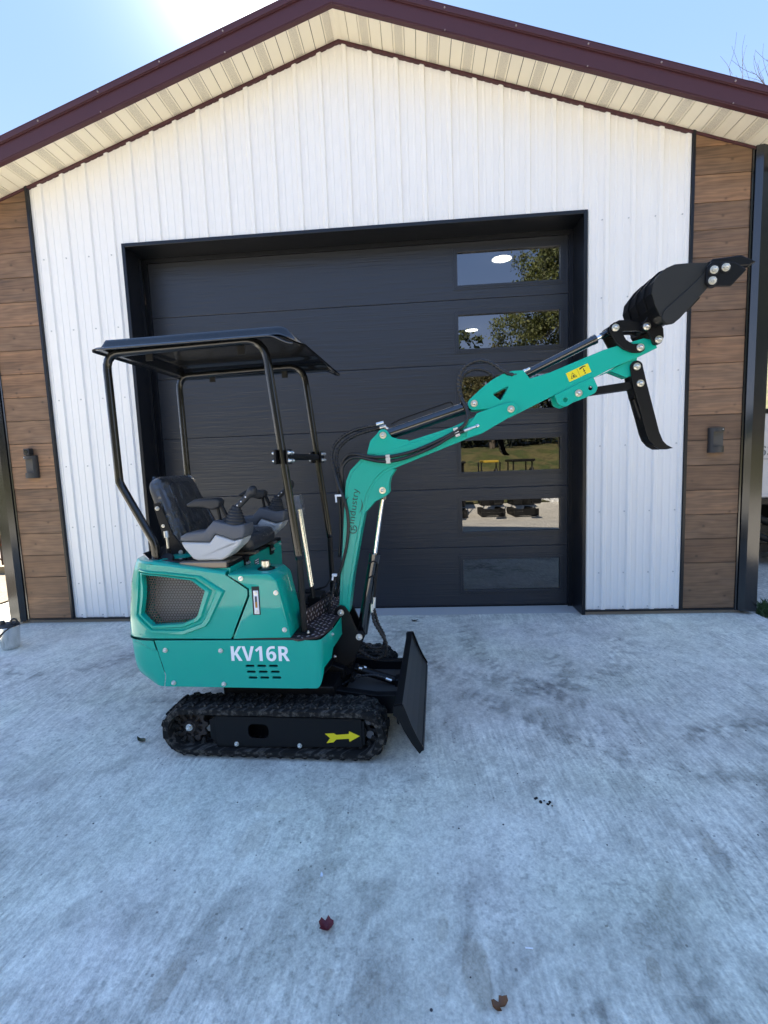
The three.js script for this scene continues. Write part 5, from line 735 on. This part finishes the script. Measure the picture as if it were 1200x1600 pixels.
const leafMat = (n, c) => std(n, c, 0.6, 0, { bumpMap: pebble, bumpScale: 0.001 });
{
  const L = (name, label, x, z, g, m, turn) => { const o = add(scene, numbered(name), g, m); o.position.set(x, 0.001, z); o.rotation.y = turn; return tag(o, label, 'leaf'); };
  L('crumpled_leaf', 'crumpled dark red leaf on the open concrete in front of the excavator', 3.137, 3.234, leafGeo(crumple, 0.050, 1.0, 950), leafMat('red_leaf', [0.11, 0.008, 0.016]), 0.4);
  L('dry_leaf', 'torn two lobed dry brown leaf at the bottom edge of the concrete', 3.675, 3.452, leafGeo([[-0.5, 0.1], [-0.42, -0.35], [-0.15, -0.5], [0.05, -0.1], [0.2, -0.45], [0.55, -0.5], [0.75, -0.2], [0.6, 0.1], [0.45, 0.35], [0.2, 0.15], [0.0, 0.45], [-0.25, 0.5]], 0.037, 1.0, 953), leafMat('brown_leaf', [0.15, 0.062, 0.022]), 0.7);
  L('green_leaf', 'small dull green curled leaf on the concrete left of the track', 1.854, 2.158, leafGeo(oval, 0.055, 1.2, 961), leafMat('green_leaf', [0.045, 0.05, 0.02]), 1.3);
  L('dark_leaf', 'small dark leaf on the concrete near the door right of the boom', 3.42, 0.14, leafGeo(oval, 0.06, 0.9, 965), leafMat('dark_leaf', [0.025, 0.025, 0.015]), 1.5);
  L('pale_scrap', 'tiny pale scrap on the concrete above the red leaf', 3.08, 3.03, leafGeo(oval, 0.022, 0.6, 968), leafMat('pale_scrap', [0.6, 0.65, 0.7]), 0.2).userData.category = 'scrap';
  const tw = add(scene, 'white_sliver', cyl([-0.012, 0.003, 0], [0.012, 0.003, 0.002], 0.0022), M.white); tw.position.set(3.80, 0, 3.28); tag(tw, 'tiny white plastic sliver on the concrete right of the oval stain', 'sliver');
  const cr = []; for (let i = 0; i < 9; i++) cr.push(new THREE.IcosahedronGeometry(rr(0.003, 0.008), 0).scale(1, 0.5, 1).translate(rr(-0.035, 0.035), 0.003, rr(-0.028, 0.028)));
  const cm = add(scene, 'black_crumbs', join(cr), M.satin); cm.position.set(4.017, 0, 2.612); tag(cm, 'little cluster of black rubber crumbs on the right of the concrete', 'crumbs'); stuff(cm);
  const sc = []; for (let i = 0; i < 70; i++) sc.push(new THREE.IcosahedronGeometry(rr(0.0018, 0.005), 0).scale(1, 0.5, 1).translate(rr(1.3, 5.6), 0.001, rr(0.6, 3.55)));
  stuff(tag(add(scene, 'scattered_grit', join(sc), std('grit', [0.05, 0.05, 0.055], 0.8)), 'dark grit scattered over the concrete', 'grit'));
}
// ------------------------------------------------------------------ beside and behind the garage
{
  const t = thing('equipment_trailer', 'off white boxed trailer on a black frame parked in the shade right of the garage', 'trailer', [0, 0, 0]);
  add(t, 'trailer_side', join(box(7.45, 12, 0.88, 1.98, -6.6, -2.0, 0.02)), std('trailer_white', [0.62, 0.58, 0.55], 0.5));  // box carried far back so it shades the ground seen beneath
  add(t, 'top_rail', box(7.44, 12.01, 1.985, 2.04, -6.61, -1.985, 0.01), M.black); add(t, 'bottom_rail', box(7.44, 12.01, 0.79, 0.875, -6.61, -1.985, 0.01), M.black);
  add(t, 'side_batten', box(7.46, 12, 1.385, 1.40, -1.999, -1.99), std('trailer_seam', [0.4, 0.38, 0.36], 0.5));
  const tx = add(t, 'lettering', text('63', fontSerif, 0.125, 0.004), std('grey_print', [0.13, 0.13, 0.13], 0.5)); tx.position.set(7.955, 1.435, -1.998); tx.userData.label = 'grey serif number beginning with 6';
  add(t, 'frame', join(cyl([7.6, 0.8, -2.1], [8.6, 0.35, -2.1], 0.05), box(7.5, 12, 0.40, 0.50, -2.2, -2.1), box(7.5, 12, 0.14, 0.25, -2.15, -2.05), box(7.5, 12, 0.30, 0.62, -6.5, -6.4), box(7.5, 12, 0.30, 0.62, -4.3, -4.2), cyl([7.9, 0.42, -2.0], [8.7, 0.05, -2.0], 0.04)), M.satin);
  for (const x of [8.75, 9.7]) { const w = add(t, 'wheel', new THREE.TorusGeometry(0.27, 0.10, 12, 32).translate(x, 0.33, -1.95), M.rubber); add(w, 'rim', cyl([x, 0.33, -2.0], [x, 0.33, -1.88], 0.19), M.zinc); }
}
function blades(n, spread, h, w, m, sd) { // grass-like tuft
  seed = sd; const pos = [];
  for (let i = 0; i < n; i++) { const a = rr(0, 6.28), r = spread * Math.sqrt(rnd()), x = r * Math.cos(a), z = r * Math.sin(a), H = h * rr(0.5, 1.1), b = rr(0, 6.28), l = H * rr(0.2, 0.8), c = Math.cos(b), s = Math.sin(b), W = w * rr(0.6, 1.2); pos.push(x - s * W, 0, z + c * W, x + s * W, 0, z - c * W, x + c * l * 0.5 + s * W * 0.7, H * 0.7, z + s * l * 0.5 - c * W * 0.7, x - s * W, 0, z + c * W, x + c * l * 0.5 + s * W * 0.7, H * 0.7, z + s * l * 0.5 - c * W * 0.7, x + c * l, H, z + s * l); }
  const g = new THREE.BufferGeometry(); g.setAttribute('position', new THREE.Float32BufferAttribute(pos, 3)); g.computeVertexNormals(); return g;
}
const leafy = (n, c) => phy(n, c, 0.7, 0, { transmission: 0.35, thickness: 0 });
const bladeMat = leafy('weed_green', [0.06, 0.12, 0.03]);
{ const o = thing('weed_patch', 'low green weeds along the right edge of the concrete beside the corner post', 'weeds', [6.86, -0.03, 0.05]); stuff(add(o, 'weed_leaves', join(blades(500, 0.20, 0.13, 0.008, 0, 41), blades(400, 0.2, 0.11, 0.01, 0, 42).translate(0.15, 0, 0.22), blades(400, 0.2, 0.1, 0.01, 0, 43).translate(0.3, 0, -0.2)), bladeMat)); }
const leafTri = (s) => { const g = new THREE.BufferGeometry(); g.setAttribute('position', new THREE.Float32BufferAttribute([0, 0, 0, s * 0.28, s * 0.5, s * 0.06, 0, s, 0, 0, 0, 0, 0, s, 0, -s * 0.28, s * 0.5, s * 0.06], 3)); g.computeVertexNormals(); return g; };
function crown(parent, name, blobs, n, s, m, sd) { // leaves gathered in clumps through the crown's volume
  seed = sd; const im = new THREE.InstancedMesh(leafTri(s), m, n), q = new THREE.Quaternion(), mat = new THREE.Matrix4(), col = new THREE.Color(); im.name = name; let k = 0;
  const clumps = []; for (const [x, y, z, r] of blobs) { const c = Math.ceil(r * r * 9); for (let i = 0; i < c; i++) { const d = V(rr(-1, 1), rr(-1, 1), rr(-1, 1)).normalize().multiplyScalar(r * Math.pow(rnd(), 0.4)); clumps.push([x + d.x, y + d.y * 0.85, z + d.z, r * rr(0.14, 0.30)]); } }
  while (k < n) { const c = clumps[Math.floor(rnd() * clumps.length)], d = V(rr(-1, 1), rr(-1, 1), rr(-1, 1)).normalize().multiplyScalar(c[3] * Math.pow(rnd(), 0.5)); q.setFromEuler(new THREE.Euler(rr(-1.6, 1.6), rr(0, 6.3), rr(-2.4, 0.6))); const S = rr(0.6, 1.3); mat.compose(V(c[0] + d.x, c[1] + d.y, c[2] + d.z), q, V(S, S, S)); im.setMatrixAt(k, mat); const t = rr(0.6, 1.25); im.setColorAt(k, col.setRGB(t * rr(0.9, 1.15), t, t * rr(0.8, 1.1))); k++; }
  im.castShadow = im.receiveShadow = true; parent.add(im); return stuff(im);
}
const bark = std('bark', [0.10, 0.08, 0.06], 0.9, 0, { bumpMap: pebble, bumpScale: 0.01 });
function leafTree(label, x, z, h, blobs, n, s, c, sd, group) {
  const y = terrain(x, z), t = thing('leafy_tree', label, 'tree', [x, y, z], 0, group);
  const tr = [sweep(new THREE.CatmullRomCurve3([V(0, -0.3, 0), V(0.05, h * 0.25, 0.05), V(-0.1, h * 0.55, 0), V(0.05, h * 0.85, 0)]), 24, (u) => lerp(h * 0.03, h * 0.004, u), 10)];
  seed = sd; for (const b of blobs) tr.push(sweep(new THREE.CatmullRomCurve3([V(0, h * rr(0.25, 0.5), 0), V(b[0] * 0.5, b[1] * 0.8, b[2] * 0.5), V(b[0], b[1], b[2])]), 14, (u) => lerp(h * 0.012, h * 0.002, u), 7));
  add(t, 'trunk', join(tr), bark); crown(t, 'crown', blobs, n, s, leafy('leaves_' + sd, c), sd); return t;
}
leafTree('tall olive green tree across the yard, mirrored in the upper door windows', 13.2, 27.5, 15.5, [[0, 9.5, 0, 3.6], [-2.2, 7.2, 0.3, 2.5], [2.4, 8, 0, 3], [0.5, 12.8, 0, 2.4], [-1.2, 11, 0.6, 2.2], [-3.0, 5.2, 0, 1.8], [1.5, 5, 0, 2.6], [3.8, 11, 0.5, 2.2]], 42000, 0.21, [0.13, 0.15, 0.032], 11);
leafTree('lower bushy tree left of the tall one, mirrored in the third door window', 8.6, 28.5, 7.5, [[0, 4.2, 0, 2.2], [-1.6, 3, 0, 1.7], [1.8, 3.4, 0, 2.0], [0.4, 5.6, 0, 1.5]], 18000, 0.17, [0.11, 0.10, 0.026], 12);
leafTree('dark green tree at the right end of the tree line across the yard', 17.5, 29.5, 13, [[0, 7, 0, 3.4], [-2.5, 5, 0, 2.6], [2.6, 5.5, 0, 2.8], [0.3, 10, 0, 2.4]], 14000, 0.32, [0.07, 0.10, 0.025], 13);
leafTree('tall dark tree out of view across the yard, placed to darken the right corner post', 23.5, 25.5, 17, [[0, 9, 0, 4], [-3, 7, 0, 3], [3, 7.5, 0, 3.2], [0, 13.5, 0, 3.2], [-2, 11.5, 0, 2.6], [2.4, 11, 0, 2.6], [0, 4.5, 1, 3]], 30000, 0.30, [0.075, 0.095, 0.024], 14);  // out of view; placed to darken the reflection in the right post
for (let i = 0; i < 5; i++) { const x = -14 + i * 5.2, z = 33 + (i % 2) * 2; leafTree(['broad tree at the far left of the tree line across the yard', 'second tree from the left in the line across the yard', 'middle tree of the line across the yard', 'round tree left of the gap across the yard', 'young tree standing in the gap across the yard'][i], x, z, 8 + (i % 3), [[0, 5, 0, 2.8], [-2, 3.6, 0, 2.2], [2, 3.8, 0, 2.3], [0.2, 7, 0, 1.8]], 6000, 0.36, [0.06, 0.085, 0.025], 20 + i); }
{ // far wood closing the view behind the trees
  const o = thing('far_wood', 'dark wood along the top of the grass hill across the yard', 'wood', [0, 0, 0]); const b = []; seed = 77; for (let i = 0; i < 46; i++) { const x = -26 + i * 1.35, z = rr(28, 33); b.push([x, terrain(x, z) + rr(0.8, 3.2), z, rr(1.5, 2.6)]); }
  crown(o, 'wood_crowns', b, 26000, 0.42, leafy('wood_leaves', [0.045, 0.055, 0.02]), 78); stuff(o);
}
{ // bank right of the garage: sunlit trees and a bare one against the sky
  const bt = thing('bare_tree', 'bare leafless tree rising behind the right end of the roof', 'tree', [13.9, terrain(13.9, -10), -10]); const g = []; seed = 91;
  const grow = (p, d, len, r, n) => { const q = p.clone().addScaledVector(d, len), mid = p.clone().lerp(q, 0.5).add(V(rr(-1, 1), rr(-1, 1), rr(-1, 1)).multiplyScalar(len * 0.07)); g.push(sweep(new THREE.CatmullRomCurve3([p, mid, q]), 6, (u) => lerp(r, r * 0.62, u), 6, false)); if (n <= 0) return; const c = n > 3 ? 3 : rnd() < 0.6 ? 3 : 2; for (let i = 0; i < c; i++) { const e = d.clone().add(V(rr(-1, 1), rr(-0.25, 0.9), rr(-1, 1)).multiplyScalar(0.72)).normalize(); grow(q.clone().lerp(p, i * 0.22), e, len * rr(0.62, 0.86), r * 0.58, n - 1); } };
  grow(V(0, -0.3, 0), V(0.02, 1, 0), 3.3, 0.11, 6); add(bt, 'trunk', join(g), bark);
  leafTree('bright green tree on the bank right of the garage', 14.2, -9.0, 6, [[0, 3.4, 0, 1.8], [-1.2, 2.6, 0.3, 1.3], [1.4, 2.6, 0, 1.4]], 8000, 0.2, [0.13, 0.17, 0.03], 31);
  const sh = thing('red_shrub', 'red leaved shrub beyond the left corner post', 'shrub', [-3.75, -0.03, -3.1]); crown(sh, 'shrub_leaves', [[0, 0.42, 0, 0.32], [-0.25, 0.3, 0.1, 0.25], [0.2, 0.28, 0, 0.22]], 1600, 0.08, leafy('red_leaves', [0.22, 0.05, 0.03]), 33); add(sh, 'shrub_stem', join(cyl([0, 0, 0], [0, 0.4, 0], 0.02), cyl([0, 0.1, 0], [-0.2, 0.35, 0.05], 0.012)), bark);
  const tm = thing('timber_edging', 'weathered timber edging beside the gravel beyond the left post', 'timber', [-3.7, -0.03, -2.55]); add(tm, 'timber', bx(1.8, 0.13, 0.13, 0, 0.065, 0, 0.01), std('timber', [0.34, 0.24, 0.12], 0.8));
}
// ------------------------------------------------------------------ machines parked across the yard, mirrored in the door windows
function yardMachine(x, z, turn, label, col, roofCol, size = 1, roofW = 0.96) {
  const y = terrain(x, z), t = thing('yard_machine', label, 'mini excavator', [x, y, z], turn, 'machines parked across the yard');
  const body = add(t, 'body', ext(rounded([[-0.7, 0.42], [0.35, 0.42], [0.35, 0.7], [0.1, 0.95], [-0.3, 1.05], [-0.7, 1.0]], 0.06, 4), -0.43, 0.43, { b: 0.03 }), col); add(body, 'grille', box(-0.715, -0.695, 0.6, 0.9, -0.25, 0.25), M.satin);
  for (const s of [1, -1]) { add(t, 'track', ext(rounded([[-0.62, 0.0], [0.62, 0.0], [0.66, 0.3], [-0.66, 0.3]], 0.145, 8), s > 0 ? 0.28 : -0.47, s > 0 ? 0.47 : -0.28, { b: 0.02 }), M.rubber); for (const xx of [-0.66, 0.2]) add(t, 'canopy_post', cyl([xx, 0.95, s * 0.38], [xx, 2.22, s * 0.38], 0.03), M.satin); }
  add(t, 'canopy', bx(1.12, 0.10, roofW, -0.22, 2.25, 0, 0.03), roofCol); add(t, 'seat', join(bx(0.1, 0.5, 0.44, -0.5, 1.32, 0, 0.05), bx(0.42, 0.12, 0.44, -0.3, 1.12, 0, 0.05)), M.vinyl);
  add(t, 'boom', join(ext(rounded([[0.30, 0.5], [0.45, 0.5], [0.75, 1.5], [1.5, 1.9], [1.45, 2.0], [0.62, 1.62]], 0.04, 3), -0.06, 0.06), cyl([1.46, 1.95, 0], [1.9, 1.0, 0], 0.05)), col); add(t, 'bucket', ext([[1.78, 1.0], [1.98, 1.02], [2.02, 0.7], [1.85, 0.62], [1.72, 0.78]], -0.18, 0.18, { b: 0.01 }), M.black);
  t.scale.setScalar(size);
  add(t, 'blade', box(0.72, 0.76, 0.05, 0.32, -0.48, 0.48), col);
}
const yMat = phy('machine_yellow', [0.38, 0.25, 0.02], 0.4), oMat = phy('machine_orange', [0.45, 0.12, 0.01], 0.4);
yardMachine(7.75, 15.0, 1.5, 'black roofed machine at the right of the three mirrored in the fourth door window', M.satin, M.black);
yardMachine(6.5, 15.2, 1.55, 'yellow roofed machine between two black roofed ones mirrored in the fourth door window', M.satin, yMat, 1, 0.62);
yardMachine(5.0, 15.1, 1.6, 'black roofed machine at the left of the three mirrored in the fourth door window', M.satin, M.black);
{ // heap of pale stone by the machines
  const im = new THREE.InstancedMesh(new THREE.IcosahedronGeometry(0.12, 0), std('pale_stone', [0.55, 0.54, 0.52], 0.9), 700); seed = 55; const m4 = new THREE.Matrix4(), q = new THREE.Quaternion();
  for (let i = 0; i < 700; i++) { const a = rr(0, 6.28), r = Math.sqrt(rnd()), x = 12.2 + r * 3.4 * Math.cos(a), z = 18.5 + r * 1.4 * Math.sin(a); q.setFromEuler(new THREE.Euler(rr(0, 6), rr(0, 6), rr(0, 6))); const s = rr(0.5, 1.5); m4.compose(V(x, terrain(x, z) + 0.75 * (1 - r) * rnd(), z), q, V(s, s * 0.8, s)); im.setMatrixAt(i, m4); }
  im.name = numbered('stone_heap'); scene.add(im); stuff(tag(im, 'heap of pale stones across the yard right of the parked machines', 'stones'));
}
renderer.render(scene, camera);
